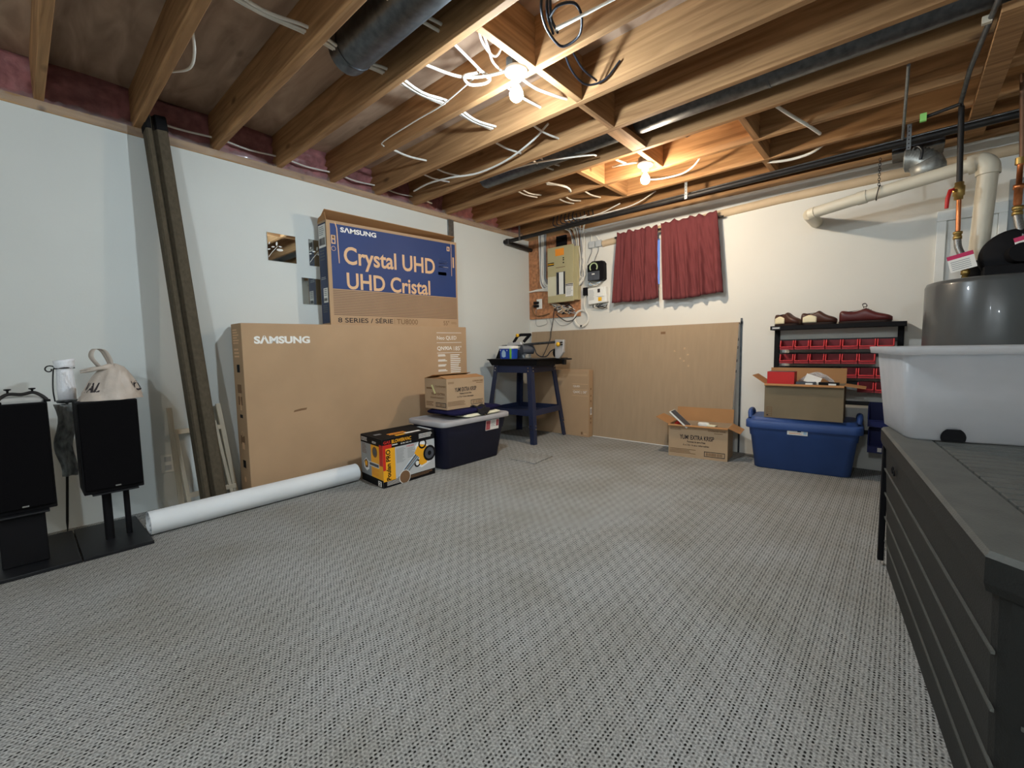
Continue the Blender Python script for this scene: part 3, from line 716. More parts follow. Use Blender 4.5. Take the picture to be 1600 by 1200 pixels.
for dx, cy in ((0.0, 0.0), (0.02, 0.008)):
    P = smooth([(0.40+dx, -4.035, 0.925), (0.40+dx, -4.060, 0.975), (0.40+dx, -4.048, 1.012), (0.40+dx, -4.020+cy, 1.008), (0.40+dx, -4.0+cy, 0.965), (0.40+dx, -3.985, 0.915)], 6)
    vs = []
    for p in P: vs += [p+V((-0.006, -0.008, 0)), p+V((0.012, 0.008, 0))]
    hd.add(vs, [(2*i, 2*i+2, 2*i+3, 2*i+1) for i in range(len(P)-1)], M_bag, True)
hd.build('handle_loop', t, solid=0.0015)
kn = MB()
for z0, sw in ((0.905, 0.0), (0.895, 0.010)):
    P = smooth([(0.42, -3.99, z0+0.02), (0.44, -4.03, z0+0.012+sw), (0.43, -4.075, z0+0.008), (0.41, -4.105, z0)], 5)
    kn.tube(P, [0.014, 0.016, 0.014, 0.013, 0.012, 0.011, 0.010, 0.009, 0.009, 0.008, 0.007, 0.006, 0.005, 0.004, 0.004, 0.003][:len(P)], M_bag, 8)
kn.build('twisted_end', t)

# ------------------------------------------------------------------ leaf blower carton
A, Bc, C = V((0.787, -2.644, 0)), V((0.757, -2.160, 0)), V((0.440, -2.612, 0)); D = C+(Bc-A)
hgt = V((0, 0, 0.352))
c = [C, A, Bc, D, C+hgt, A+hgt, Bc+hgt, D+hgt]
t = thing('blower_carton', 'black, silver and yellow leaf blower carton at the end of the white roll', 'carton', (A+D)/2)
F = Face(c[1], c[2], c[6], c[5]); SF = Face(c[0], c[1], c[5], c[4]); TF = Face(c[5], c[6], c[7], c[4])
b = MB().hexa(c, M_greypr)
# long front
b.rect(F, 0, 0, 1, 0.13, M_black).rect(F, 0, 0.80, 1, 1, M_black).rect(F, 0.0, 0.13, 0.22, 0.80, M_yprint).rect(F, 0.22, 0.13, 1, 0.80, M_lgreypr)
b.text(F, 'Poulan PRO', 0.055, 0.145, 0.135, 0.775, M_black, 0.03, rot=90, h=0.0016)
b.rect(F, 0.0, 0.36, 0.05, 0.80, M_rprint, 0.0014).rect(F, 0.0, 0.80, 0.16, 0.88, M_rprint, 0.0014)
b.text(F, 'GAS', 0.02, 0.90, 0.14, 0.96, M_rprint, 0.02, h=0.0016).text(F, 'BLOWER/VAC', 0.165, 0.89, 0.53, 0.965, M_yprint, 0.02, h=0.0016)
b.rect(F, 0.17, 0.845, 0.27, 0.865, M_paper, 0.0014).text(F, 'BVM 200 VS', 0.33, 0.835, 0.53, 0.862, M_paper, 0.01, h=0.0016)
b.lines(F, 0.68, 0.86, 0.96, 0.97, 4, M_paper, 0.45, 0.15, h=0.0014)
b.text(F, 'FREE', 0.44, 0.745, 0.58, 0.775, M_rprint, 0.01, h=0.0016)
b.lines(F, 0.24, 0.45, 0.42, 0.76, 13, M_greypr, 0.45, 0.4, 0.0014).lines(F, 0.45, 0.50, 0.60, 0.72, 9, M_greypr, 0.45, 0.4, 0.0014)
# picture of the blower: tubes, body, fan housing, handle
halo = mat('white_halo_print', (236, 238, 238), var=0.02)
b.poly(F, [(0.24, 0.14), (0.62, 0.60), (0.60, 0.72), (0.66, 0.79), (0.80, 0.79), (0.84, 0.70), (0.95, 0.62), (0.97, 0.45), (0.90, 0.30), (0.72, 0.22), (0.62, 0.28), (0.60, 0.40), (0.40, 0.14)], halo, 0.0012)
b.poly(F, [(0.245, 0.145), (0.60, 0.555), (0.625, 0.52), (0.285, 0.135)], M_greyd, 0.0018)
b.poly(F, [(0.29, 0.135), (0.63, 0.515), (0.675, 0.45), (0.40, 0.135)], M_grey, 0.0018)
b.poly(F, [(0.25, 0.155), (0.59, 0.545), (0.597, 0.535), (0.262, 0.150)], M_pale, 0.0022).poly(F, [(0.345, 0.15), (0.65, 0.49), (0.66, 0.475), (0.362, 0.15)], M_pale, 0.0022)
b.poly(F, [(0.58, 0.57), (0.64, 0.70), (0.70, 0.74), (0.82, 0.70), (0.86, 0.58), (0.86, 0.40), (0.82, 0.30), (0.72, 0.27), (0.66, 0.33), (0.68, 0.45)], M_yprint, 0.0022)
b.disc(F, 0.885, 0.50, 0.062, M_black, 0.0028).disc(F, 0.885, 0.50, 0.045, M_greyd, 0.0034).disc(F, 0.885, 0.50, 0.018, M_black, 0.004)
b.disc(F, 0.745, 0.745, 0.040, M_black, 0.0028, ring=0.014).disc(F, 0.635, 0.34, 0.030, M_black, 0.0016, ring=0.012)
b.disc(F, 0.385, 0.125, 0.052, M_paper, 0.0028).disc(F, 0.385, 0.125, 0.047, M_inkb, 0.0034)
b.lines(F, 0.06, 0.03, 0.32, 0.12, 4, M_paper, 0.35, 0.1, 0.0014).lines(F, 0.50, 0.05, 0.97, 0.115, 3, M_inkb, 0.5, 0.3, 0.0014)
# short side
b.rect(SF, 0, 0, 1, 0.16, M_black).rect(SF, 0, 0.84, 1, 1, M_black).rect(SF, 0, 0.16, 0.48, 0.84, M_greypr).rect(SF, 0.48, 0.16, 1, 0.84, M_yprint).rect(SF, 0.86, 0.45, 1, 0.88, M_rprint, 0.0014)
b.disc(SF, 0.66, 0.70, 0.040, M_inkb, 0.0016).disc(SF, 0.66, 0.70, 0.026, M_greyd, 0.002).lines(SF, 0.06, 0.6, 0.28, 0.82, 7, M_inkb, 0.4, 0.3, 0.0014).lines(SF, 0.03, 0.87, 0.36, 0.96, 3, M_paper, 0.4, 0.2, 0.0014).lines(SF, 0.55, 0.87, 0.75, 0.92, 2, M_paper, 0.5, 0.2, 0.0014)
b.poly(SF, [(0.12, 0.44), (0.25, 0.52), (0.36, 0.46), (0.38, 0.30), (0.26, 0.24), (0.14, 0.30)], halo, 0.0014).poly(SF, [(0.14, 0.44), (0.25, 0.50), (0.34, 0.44), (0.32, 0.32), (0.2, 0.30)], M_inkb, 0.0018).disc(SF, 0.24, 0.40, 0.02, M_yprint, 0.0022)
b.rect(SF, 0.38, 0.38, 0.84, 0.47, halo, 0.0014).rect(SF, 0.40, 0.395, 0.82, 0.455, M_greyd, 0.0018).lines(SF, 0.52, 0.20, 0.85, 0.34, 4, M_orange, 0.4, 0.3, 0.0014)
b.rect(SF, 0.77, 0.015, 0.92, 0.125, M_paper, 0.0014).text(SF, '2', 0.805, 0.03, 0.885, 0.11, M_black, 0.02, h=0.0018)
# top
b.rect(TF, 0, 0, 1, 1, M_black).lines(TF, 0.25, 0.25, 0.60, 0.45, 2, M_orange, 0.6, 0.1, 0.0014).rect(TF, 0.50, 0.14, 0.80, 0.26, M_paper, 0.0014).rect(TF, 0.30, 0.1, 0.48, 0.2, M_yprint, 0.0014).rect(TF, 0.08, 0.5, 0.2, 0.62, M_grey, 0.0014).rect(TF, 0.93, 0.05, 0.99, 0.6, M_lgreypr, 0.0014)
b.build('carton_body', t, 0.003)

# ------------------------------------------------------------------ storage totes
def tote(t, w, d, h, taper, mat_b, mat_l, lid_h, over, ribz=None, wall=0.004, rim_h=0.03):
    """local: centred, stands on z=0, long side along x; body, rim and lid"""
    def R(z, g=0.0, r=0.05):
        k = taper*(1-z/h); return rrect(0, 0, w-2*k+2*g, d-2*k+2*g, r, z)
    rings = [R(0.0, -0.012), R(0.006, 0.0)]
    if ribz: rings += [R(ribz-0.006), R(ribz, 0.006), R(h-0.002, 0.006)]
    rings += [R(h, 0.006), R(h, -wall), R(0.012, -wall)]
    o = MB().loft(rings, mat_b).build('tub', t, local=True)
    L = [rrect(0, 0, w+2*over-0.004, d+2*over-0.004, 0.06, h-rim_h), rrect(0, 0, w+2*over, d+2*over, 0.06, h-rim_h+0.004), rrect(0, 0, w+2*over, d+2*over, 0.06, h+0.004), rrect(0, 0, w+2*over-0.016, d+2*over-0.016, 0.055, h+0.010),
         rrect(0, 0, w+2*over-0.06, d+2*over-0.06, 0.05, h+0.010), rrect(0, 0, w+2*over-0.08, d+2*over-0.08, 0.045, h+lid_h)]
    l = MB().loft(L, mat_l).build('lid', t, local=True)
    return o, l

t = thing('storage_tote', 'navy plastic tote with a light grey lid beside the leaf blower carton', 'storage tote', (0.60, -1.735, 0), PI/2+0.02)
tote(t, 0.76, 0.42, 0.395, 0.055, M_navybin, M_greylid, 0.004, 0.03, ribz=0.27)
F = Face((0.10, -0.203, 0.265), (0.27, -0.203, 0.265), (0.27, -0.2135, 0.355), (0.10, -0.2135, 0.355))
MB().rect(F, 0, 0, 1, 1, M_paper).rect(F, 0.02, 0.05, 0.34, 0.95, mat('red_faded_label', (170, 84, 88), var=0.3, scale=(60, 60, 60)), 0.0014).rect(F, 0.78, 0.3, 0.98, 0.95, MATS['red_faded_label'], 0.0014).lines(F, 0.4, 0.3, 0.75, 0.9, 6, M_greypr, 0.4, h=0.0014).build('product_label', t, local=True)

t = thing('storage_tote', 'bright blue plastic tote with blue lid by the black bin rack', 'storage tote', (2.945, -0.275, 0), 0.09)
tote(t, 0.70, 0.35, 0.375, 0.04, M_bluebin, M_bluebin, 0.035, 0.022, ribz=0.265, rim_h=0.05)
F = Face((-0.085, -0.183, 0.292), (0.045, -0.183, 0.292), (0.045, -0.186, 0.338), (-0.085, -0.186, 0.338))
MB().rect(F, 0, 0, 1, 1, M_paper).rect(F, 0.5, 0.55, 0.68, 0.85, M_black, 0.0014).lines(F, 0.08, 0.15, 0.75, 0.4, 2, M_orange, 0.5, 0.2, 0.0014).rect(F, 0.80, 0.2, 0.95, 0.85, M_pale, 0.0014).build('product_label', t, local=True)
for sx in (-1, 1):
    P = smooth([(sx*0.345, -0.09, 0.39), (sx*0.350, -0.07, 0.435), (sx*0.352, 0.0, 0.445), (sx*0.350, 0.07, 0.435), (sx*0.345, 0.09, 0.39)], 5)
    MB().tube(P, 0.018, M_bluebin, 10).build('handle', t, local=True)

# clothes on the navy tote
def pile(name, cx, cy, w, d, z0, th, m, rz, label, cat, amp=0.006):
    n = 40; rings = []
    for i in range(7):
        v = i/6; k = 1-0.10*(2*v-1)**2-0.02*v; ring = []
        for p in rrect(0, 0, w*k, d*k, min(w, d)*0.22, 0, 9):
            a = math.atan2(p[1], p[0]); r = 1+amp*4*math.sin(5*a+2*v)+amp*2*math.sin(11*a+5*v)
            x, y = p[0]*r, p[1]*r
            ring.append((cx+x*math.cos(rz)-y*math.sin(rz), cy+x*math.sin(rz)+y*math.cos(rz), z0+th*v*(1+amp*10*math.sin(3*a))))
        rings.append(ring)
    return tag(MB().loft(rings, m).build(name, loc=(cx, cy, z0)), label, cat)
pile('folded_cloth', 0.66, -1.63, 0.30, 0.46, 0.406, 0.022, M_creamcloth, 0.05, 'cream folded cloth under the navy clothes on the grey tote lid', 'cloth')
pile('folded_sweater', 0.58, -1.66, 0.40, 0.64, 0.430, 0.042, M_navycloth, 0.05, 'navy folded sweater on the grey tote lid, under the cardboard box', 'sweater', 0.012)
b = MB(); vs = []; fs = []
for i in range(12):
    for j in range(8):
        u = i/11; q = j/7
        x = 0.70+0.135*u; y = -1.72+0.15*q+0.03*math.sin(4*u); z = 0.478-0.058*u*u+0.008*math.sin(9*q+5*u)+0.006*math.sin(13*u)
        if u > 0.75: y = -1.645+(y+1.645)*(1-(u-0.75)*3.0)
        vs.append((x, y, z))
for i in range(11):
    for j in range(7): fs.append((i*8+j, (i+1)*8+j, (i+1)*8+j+1, i*8+j+1))
b.add(vs, fs, M_blackcloth, True)
tag(b.build('black_scarf', loc=(0.76, -1.65, 0.45), solid=0.006), 'crumpled black cloth hanging off the navy sweater over the grey lid', 'cloth')

# ------------------------------------------------------------------ cardboard boxes
def box_print(mb, F, big=True):
    mb.text(F, 'YUM! EXTRA KRISP', 0.20, 0.56, 0.78, 0.70, M_ink, 0.02)
    mb.text(F, 'Pommes de terre frites', 0.33, 0.465, 0.64, 0.525, M_ink, 0.02)
    mb.text(F, '6 x 5 lb / 6 sacs refermables', 0.26, 0.365, 0.70, 0.42, M_ink, 0.01)
    mb.lines(F, 0.02, 0.10, 0.50, 0.26, 4, M_inkb, 0.35, 0.3, 0.0012)
    mb.rect(F, 0.62, 0.08, 0.96, 0.24, M_ink, 0.001).rect(F, 0.63, 0.10, 0.95, 0.22, M_card2, 0.0014).bars(F, 0.65, 0.115, 0.93, 0.205, 12, M_inkb, 0.0018)
    mb.text(F, 'CAVENDISH FARMS', 0.68, 0.85, 0.97, 0.905, M_inkb, 0.02).lines(F, 0.78, 0.79, 0.97, 0.82, 1, M_inkb, 0.6).lines(F, 0.03, 0.82, 0.24, 0.90, 2, M_inkb, 0.4)

def carton_local(t, w, d, h, m_out, m_in, flaps, printed=None, side_print=None):
    """open topped box centred on the thing, front is local -y. flaps: (side, length, angle above horizontal)"""
    th = 0.004
    b = MB()
    b.box(-w/2, w/2, -d/2, -d/2+th, 0, h, m_out).box(-w/2, w/2, d/2-th, d/2, 0, h, m_out).box(-w/2, -w/2+th, -d/2+th, d/2-th, 0, h, m_out).box(w/2-th, w/2, -d/2+th, d/2-th, 0, h, m_out).box(-w/2+th, w/2-th, -d/2+th, d/2-th, 0, th, m_in)
    FF = Face((-w/2, -d/2, 0), (w/2, -d/2, 0), (w/2, -d/2, h), (-w/2, -d/2, h)); LF_ = Face((-w/2, d/2, 0), (-w/2, -d/2, 0), (-w/2, -d/2, h), (-w/2, d/2, h))
    if printed: printed(b, FF)
    if side_print: side_print(b, LF_)
    b.build('box_body', t, local=True)
    for side, ln, ang in flaps:
        a = math.radians(ang); dx, dz = ln*math.cos(a), ln*math.sin(a)
        if side == 'front': q = [(-w/2, -d/2, h), (w/2, -d/2, h), (w/2, -d/2-dx, h+dz), (-w/2, -d/2-dx, h+dz)]
        if side == 'back': q = [(w/2, d/2, h), (-w/2, d/2, h), (-w/2, d/2+dx, h+dz), (w/2, d/2+dx, h+dz)]
        if side == 'west': q = [(-w/2, d/2, h), (-w/2, -d/2, h), (-w/2-dx, -d/2+0.01, h+dz), (-w/2-dx, d/2-0.01, h+dz)]
        if side == 'east': q = [(w/2, -d/2, h), (w/2, d/2, h), (w/2+dx, d/2-0.01, h+dz), (w/2+dx, -d/2+0.01, h+dz)]
        MB().add([tuple(p) for p in q], [(0, 1, 2, 3)], m_in).build('flap', t, local=True, solid=0.004)

# closed box with a sprung top on the navy tote: front faces +x
t = thing('cardboard_box', 'printed french fry cardboard box on the navy sweater, with its top sprung open', 'box', (0.555, -1.755, 0.478), PI/2-0.02)
def sp(b, F):
    b.lines(F, 0.08, 0.62, 0.45, 0.72, 1, M_inkb, 0.5).text(F, 'CAVENDISH', 0.5, 0.72, 0.95, 0.78, M_inkb, 0.02).text(F, 'YUM! EXTRA', 0.3, 0.46, 0.92, 0.54, M_inkb, 0.02).lines(F, 0.25, 0.34, 0.9, 0.40, 2, M_inkb, 0.4, 0.1)
    b.rect(F, 0.5, 0.07, 0.96, 0.22, M_ink, 0.001).rect(F, 0.52, 0.09, 0.94, 0.20, M_carddull, 0.0014).bars(F, 0.55, 0.10, 0.92, 0.19, 8, M_inkb, 0.0018).lines(F, 0.05, 0.08, 0.42, 0.24, 3, M_inkb, 0.5)
carton_local(t, 0.425, 0.30, 0.258, M_card2, M_cardin, [('front', 0.10, 168), ('back', 0.13, 166), ('west', 0.10, 176)], box_print, sp)
F = Face((-0.2125, 0.15, 0), (-0.2125, -0.15, 0), (-0.2125, -0.15, 0.258), (-0.2125, 0.15, 0.258))
MB().poly(F, [(0.30, 0.78), (0.38, 0.80), (0.52, 0.52), (0.46, 0.49)], mat('pale_tape', (222, 220, 160), var=0.05), 0.002).build('tape_strip', t, local=True)

t = thing('cardboard_box', 'open printed french fry cardboard box on the carpet holding a red ball and papers', 'box', (2.192, -0.315, 0), 0.115)
carton_local(t, 0.482, 0.27, 0.285, M_card2, M_cardin, [('front', 0.030, -18), ('back', 0.125, 74), ('west', 0.13, 24), ('east', 0.10, -25)], box_print)
def local_to(t, p): 
    r = t.rotation_euler[2]; return V((t.location.x+p[0]*math.cos(r)-p[1]*math.sin(r), t.location.y+p[0]*math.sin(r)+p[1]*math.cos(r), t.location.z+p[2]))
p = local_to(t, (-0.17, -0.02, 0.255))
b = MB().lathe([(0.052*math.sin(PI*k/12)+0.0005, -0.052*math.cos(PI*k/12)) for k in range(13)], M_red, c=p, n=24)
tag(b.build('red_ball', loc=p), 'shiny red ball inside the open printed box on the carpet', 'ball')
p = local_to(t, (-0.155, -0.085, 0.33)); b = MB()
b.box(-0.10, 0.10, -0.07, 0.07, -0.006, 0.006, M_white, Matrix.Translation(p) @ Euler((0.0, math.radians(42), 0.1)).to_matrix().to_4x4())
b.box(-0.095, 0.095, -0.065, 0.065, 0.0062, 0.007, M_greyd, Matrix.Translation(p) @ Euler((0.0, math.radians(42), 0.1)).to_matrix().to_4x4())
tag(b.build('thin_tablet', loc=p, bevel=0.002), 'thin white slab sticking up slantwise from the open printed box on the carpet', 'tablet')
p = local_to(t, (0.03, -0.03, 0.275)); b = MB()
b.loft([[(p[0]+0.05*k*math.cos(2*PI*i/14), p[1]+0.03*k*math.sin(2*PI*i/14), p[2]+z) for i in range(14)] for k, z in ((0.7, -0.03), (1, 0.0), (1.0, 0.015), (0.85, 0.026))], M_white)
tag(b.build('white_cup', loc=p), 'small white rounded container poking out of the open printed box', 'container')
p = local_to(t, (0.10, -0.05, 0.281)); b = MB().box(-0.035, 0.035, -0.03, 0.03, -0.02, 0.006, M_creamcloth, Matrix.Translation(p))
tag(b.build('cream_packet', loc=p, bevel=0.004), 'small cream packet beside the white container in the open printed box', 'packet')

# plain open box on the blue tote
t = thing('cardboard_box', 'plain open cardboard box on the blue tote lid, full of small packages', 'box', (2.960, -0.330, 0.412), 0.03)
def hp(b, F):
    b.bars(F, 0.03, 0.05, 0.10, 0.09, 1, M_ink)
    for k in range(5): b.rect(F, 0.035, 0.04+0.065*k, 0.105, 0.055+0.065*k, M_inkb)
    for u in (0.035, 0.10): b.rect(F, u, 0.04, u+0.006, 0.315, M_inkb, 0.0014)
carton_local(t, 0.495, 0.24, 0.262, M_cardold, M_cardin, [('front', 0.028, -25), ('back', 0.115, 84), ('west', 0.11, 35), ('east', 0.12, -8)], hp)
p = local_to(t, (-0.145, -0.045, 0.30))
b = MB().box(-0.09, 0.09, -0.055, 0.055, -0.08, 0.055, M_red, Matrix.Translation(p)).box(-0.088, 0.088, -0.053, 0.053, 0.055, 0.0556, M_greyd, Matrix.Translation(p))
tag(b.build('red_package', loc=p, bevel=0.003), 'red retail package standing in the plain open box on the blue tote', 'package')
for dx, nm in ((0.015, 'dark'), (0.155, 'black')):
    p = local_to(t, (dx, -0.08, 0.22)); b = MB().box(-0.06, 0.06, -0.025, 0.025, -0.10, 0.062, M_greyd if nm == 'dark' else M_black, Matrix.Translation(p)).box(0.0, 0.045, -0.0256, -0.025, 0.030, 0.055, M_paper, Matrix.Translation(p))
    tag(b.build('small_package', loc=p, bevel=0.002), ('dark grey small package with white label next to the red package' if nm == 'dark' else 'black small package with white label, far from the red package, in the plain box'), 'package', 'small packages in the plain box')
p = local_to(t, (0.07, -0.005, 0.30)); b = MB(); vs = []; fs = []
for i in range(9):
    for j in range(9): vs.append((p[0]-0.11+0.22*i/8, p[1]-0.03+0.07*j/8, p[2]-0.03+0.065*math.sin(PI*i/8)+0.018*math.sin(i*2.1+j*1.7)))
for i in range(8):
    for j in range(8): fs.append((i*9+j, (i+1)*9+j, (i+1)*9+j+1, i*9+j+1))
b.add(vs, fs, M_glassy)
tag(b.build('clear_film', loc=p, solid=0.001), 'crumpled clear plastic film in the plain open box on the blue tote', 'film')
p = local_to(t, (0.055, -0.05, 0.300)); b = MB().box(-0.05, 0.05, -0.002, 0.002, -0.035, 0.03, M_paper, Matrix.Translation(p) @ Euler((-0.5, 0.35, 0.1)).to_matrix().to_4x4())
tag(b.build('white_card', loc=p), 'white paper card tilted on the film in the plain open box', 'card')

# ------------------------------------------------------------------ big flat panel carton on the window wall and the narrow carton before it
t = thing('carton_panel', 'huge flattened brown carton panel leaning on the window wall below the curtains', 'carton', (1.24, -0.09, 0))
c = [(0.06, -0.145, 0), (2.385, -0.145, 0), (2.385, -0.105, 0), (0.06, -0.105, 0), (0.06, -0.048, 1.178), (2.415, -0.048, 1.178), (2.415, -0.010, 1.178), (0.06, -0.010, 1.178)]
b = MB().hexa(c, M_carddull); F = Face(c[0], c[1], c[5], c[4]); EF = Face(c[1], c[2], c[6], c[5])
b.rect(F, 0.70, 0.93, 0.72, 0.95, M_inkb)
for u, v in ((0.80, 0.80), (0.815, 0.75), (0.80, 0.70), (0.82, 0.66), (0.76, 0.78), (0.785, 0.72)): b.lines(F, u, v, u+0.008, v+0.014, 2, M_tan, 0.4)
b.rect(F, 0.0, 0.0, 1.0, 0.006, M_paper, 0.001)
b.build('panel_sheet', t)
b = MB().rect(EF, 0.05, 0.02, 0.95, 0.985, M_paper)
for v in (0.25, 0.32, 0.62, 0.70, 0.80, 0.86): b.rect(EF, 0.2, v, 0.8, v+0.02, M_ink, 0.0014)
b.build('edge_tape', t)
tag(MB().box(2.418, 2.432, -0.009, -0.001, 0.0, 1.215, M_galvd).box(2.417, 2.436, -0.009, -0.001, 1.16, 1.185, M_galvd).build('metal_track', loc=(2.41, -0.005, 0)), 'slim dark metal track standing on the wall at the panel carton edge', 'track')

t = thing('television_carton', 'narrow brown television carton standing behind the blue tool stand', 'carton', (0.61, -0.20, 0))
c = [(0.235, -0.236, 0), (0.985, -0.236, 0), (0.985, -0.152, 0), (0.235, -0.152, 0), (0.235, -0.226, 0.735), (0.985, -0.226, 0.735), (0.985, -0.140, 0.735), (0.235, -0.140, 0.735)]
b = MB().hexa(c, M_card); F = Face(c[0], c[1], c[5], c[4]); EF = Face(c[1], c[2], c[6], c[5])
b.rect(F, 0.72, 0.785, 0.985, 0.789, M_tan).text(F, 'QLED', 0.735, 0.735, 0.85, 0.765, M_inkw).rect(F, 0.72, 0.70, 0.985, 0.704, M_tan).text(F, 'Q60C | 50"', 0.735, 0.64, 0.97, 0.685, M_inkw).rect(F, 0.72, 0.61, 0.985, 0.614, M_tan)
b.rect(F, 0.55, 0.905, 0.98, 0.935, mat('clear_tape', (190, 160, 126), rough=0.25, var=0.03)).rect(F, 0.87, 0.03, 0.90, 0.07, M_inkb).lines(F, 0.92, 0.03, 0.98, 0.05, 2, M_tan, 0.4)
b.rect(EF, 0.35, 0.33, 0.75, 0.44, M_paper).bars(EF, 0.42, 0.35, 0.7, 0.42, 4, M_ink, 0.0014)
for v in (0.20, 0.26, 0.52, 0.60, 0.70): b.rect(EF, 0.4, v, 0.6, v+0.03, M_inkb)
b.build('carton_body', t, 0.003)

# ------------------------------------------------------------------ blue tool stand with tile saw
t = thing('tool_stand', 'dark blue steel tool stand with splayed legs in the room corner', 'stand', (0.405, -0.605, 0))
foot = {'N': (0.76, -0.90), 'R': (0.70, -0.25), 'L': (0.11, -0.96), 'F': (0.05, -0.31)}
top = {'N': (0.66, -0.82), 'R': (0.62, -0.35), 'L': (0.19, -0.86), 'F': (0.15, -0.39)}
ZT = 0.80
def at_h(k, z): f, u = foot[k], top[k]; q = z/ZT; return V((f[0]+(u[0]-f[0])*q, f[1]+(u[1]-f[1])*q, z))
cen = V((0.405, -0.605, 0))
for k in 'NRLF':
    b = MB()
    for z0, z1, g in ((0.0, 0.20, 0.0), (0.16, ZT, 0.004)):
        R_ = []
        for z in (z0, z1):
            q = at_h(k, z); ix = 1 if q.x < cen.x else -1; iy = 1 if q.y < cen.y else -1; wv = 0.052
            R_.append([q+V((0-g*ix, 0-g*iy, 0)), q+V((ix*wv, -g*iy, 0)), q+V((ix*wv, iy*0.005, 0)), q+V((ix*0.005, iy*0.005, 0)), q+V((ix*0.005, iy*wv, 0)), q+V((-g*ix, iy*wv, 0))])
        b.loft(R_, M_standblue, smooth=False)
    lg = b.build('leg', t, 0.001)
    s = MB()
    q0 = cen
    for z in (0.155, 0.19, 0.745, 0.775):
        q = at_h(k, z); ix = 1 if q.x < cen.x else -1; iy = 1 if q.y < cen.y else -1
        s.cyl(q+V((-0.004*ix, iy*0.026, 0)), q+V((-0.012*ix, iy*0.026, 0)), 0.007, M_chrome, n=8).cyl(q+V((ix*0.026, -0.004*iy, 0)), q+V((ix*0.026, -0.012*iy, 0)), 0.007, M_chrome, n=8)
    s.build('bolt', lg)
for z, hh, nm in ((ZT-0.075, 0.075, 'top_rail'), (0.285, 0.06, 'shelf_rail')):
    for a_, b_ in (('L', 'N'), ('N', 'R'), ('R', 'F'), ('F', 'L')):
        p, q = at_h(a_, z), at_h(b_, z); P_, Q_ = at_h(a_, z+hh), at_h(b_, z+hh); n_ = (cen+V((0, 0, z))-(p+q)/2); n_.z = 0; n_.normalize(); n_ *= 0.004
        MB().hexa([p, q, q+n_, p+n_, P_, Q_, Q_+n_, P_+n_], M_standblue).build(nm, t)
qs = [at_h(k, 0.287) for k in 'LNRF']; MB().hexa(qs+[q+V((0, 0, 0.004)) for q in qs], M_standblue).build('shelf', t)

t = thing('tile_saw', 'grey bridge tile saw with yellow knobs on the blue tool stand', 'saw', (0.43, -0.59, ZT))
tray0 = [(0.14, -0.90), (0.765, -0.845), (0.735, -0.29), (0.10, -0.34)]
def inset(P, k): c_ = V((sum(p[0] for p in P)/4, sum(p[1] for p in P)/4)); return [(c_.x+(p[0]-c_.x)*k, c_.y+(p[1]-c_.y)*k) for p in P]
def ringz(P, z): return [(x, y, z) for x, y in P]
MB().loft([ringz(inset(tray0, 0.93), ZT+0.001), ringz(inset(tray0, 1.0), ZT+0.055), ringz(inset(tray0, 1.05), ZT+0.062), ringz(inset(tray0, 1.05), ZT+0.070), ringz(inset(tray0, 0.98), ZT+0.070), ringz(inset(tray0, 0.92), ZT+0.02)], M_black, smooth=False).build('water_tray', t, 0.003)
MB().loft([ringz(inset(tray0, 0.90), ZT+0.045), ringz(inset(tray0, 0.90), ZT+0.072)], M_galvd, smooth=False).build('cutting_table', t, 0.002)
MB().box(0.70, 0.86, -0.50, -0.36, ZT+0.050, ZT+0.066, M_blackpl).box(0.80, 0.83, -0.46, -0.42, ZT+0.0, ZT+0.05, M_blackpl).build('side_extension', t, 0.003)
# tower carrying the bridge
TW = MB().prism([(0.0, 0.0), (0.045, -0.005), (0.10, 0.06), (0.105, 0.19), (0.0, 0.195), (0.0, 0.05)], -0.02, 0.02, M_silver, Matrix.Translation((0.785, -0.55, ZT+0.072)) @ Euler((PI/2, 0, 0.1)).to_matrix().to_4x4())
tw = TW.build('tower', t, 0.006)
MB().lathe([(0.002, 0), (0.022, 0), (0.024, 0.012), (0.018, 0.022), (0.002, 0.024)], M_yellow, T=Matrix.Translation((0.835, -0.572, ZT+0.215)) @ Euler((PI/2, 0, 0)).to_matrix().to_4x4(), n=8).build('lock_knob', tw)
s = MB()
for z in (0.205, 0.228): s.box(0.855, 0.885, -0.574, -0.566, ZT+z, ZT+z+0.012, M_black)
s.build('angle_slot', tw)
MB().lathe([(0.03, -0.012), (0.055, -0.010), (0.055, 0.010), (0.03, 0.012)], M_black, T=Matrix.Translation((0.785, -0.52, ZT+0.125)) @ Euler((PI/2, 0, 0)).to_matrix().to_4x4(), n=20).build('pivot_wheel', tw)
MB().tube([(0.16, -0.70, ZT+0.205), (0.80, -0.555, ZT+0.240)], 0.013, M_galvd, 12).tube([(0.16, -0.745, ZT+0.195), (0.45, -0.68, ZT+0.215)], 0.008, M_galv, 10).build('bridge_rail', t)
MB().prism([(0, 0), (0.05, 0), (0.04, 0.14), (0.0, 0.14)], -0.015, 0.015, M_blackpl, Matrix.Translation((0.14, -0.70, ZT+0.072)) @ Euler((PI/2, 0, 0.22)).to_matrix().to_4x4()).prism([(0.0, 0.0), (0.11, 0.0), (0.10, 0.05), (0.055, 0.12)], -0.03, 0.0, M_black, Matrix.Translation((0.13, -0.78, ZT+0.072)) @ Euler((PI/2, 0, 0.22)).to_matrix().to_4x4()).build('rear_support', t, 0.003)
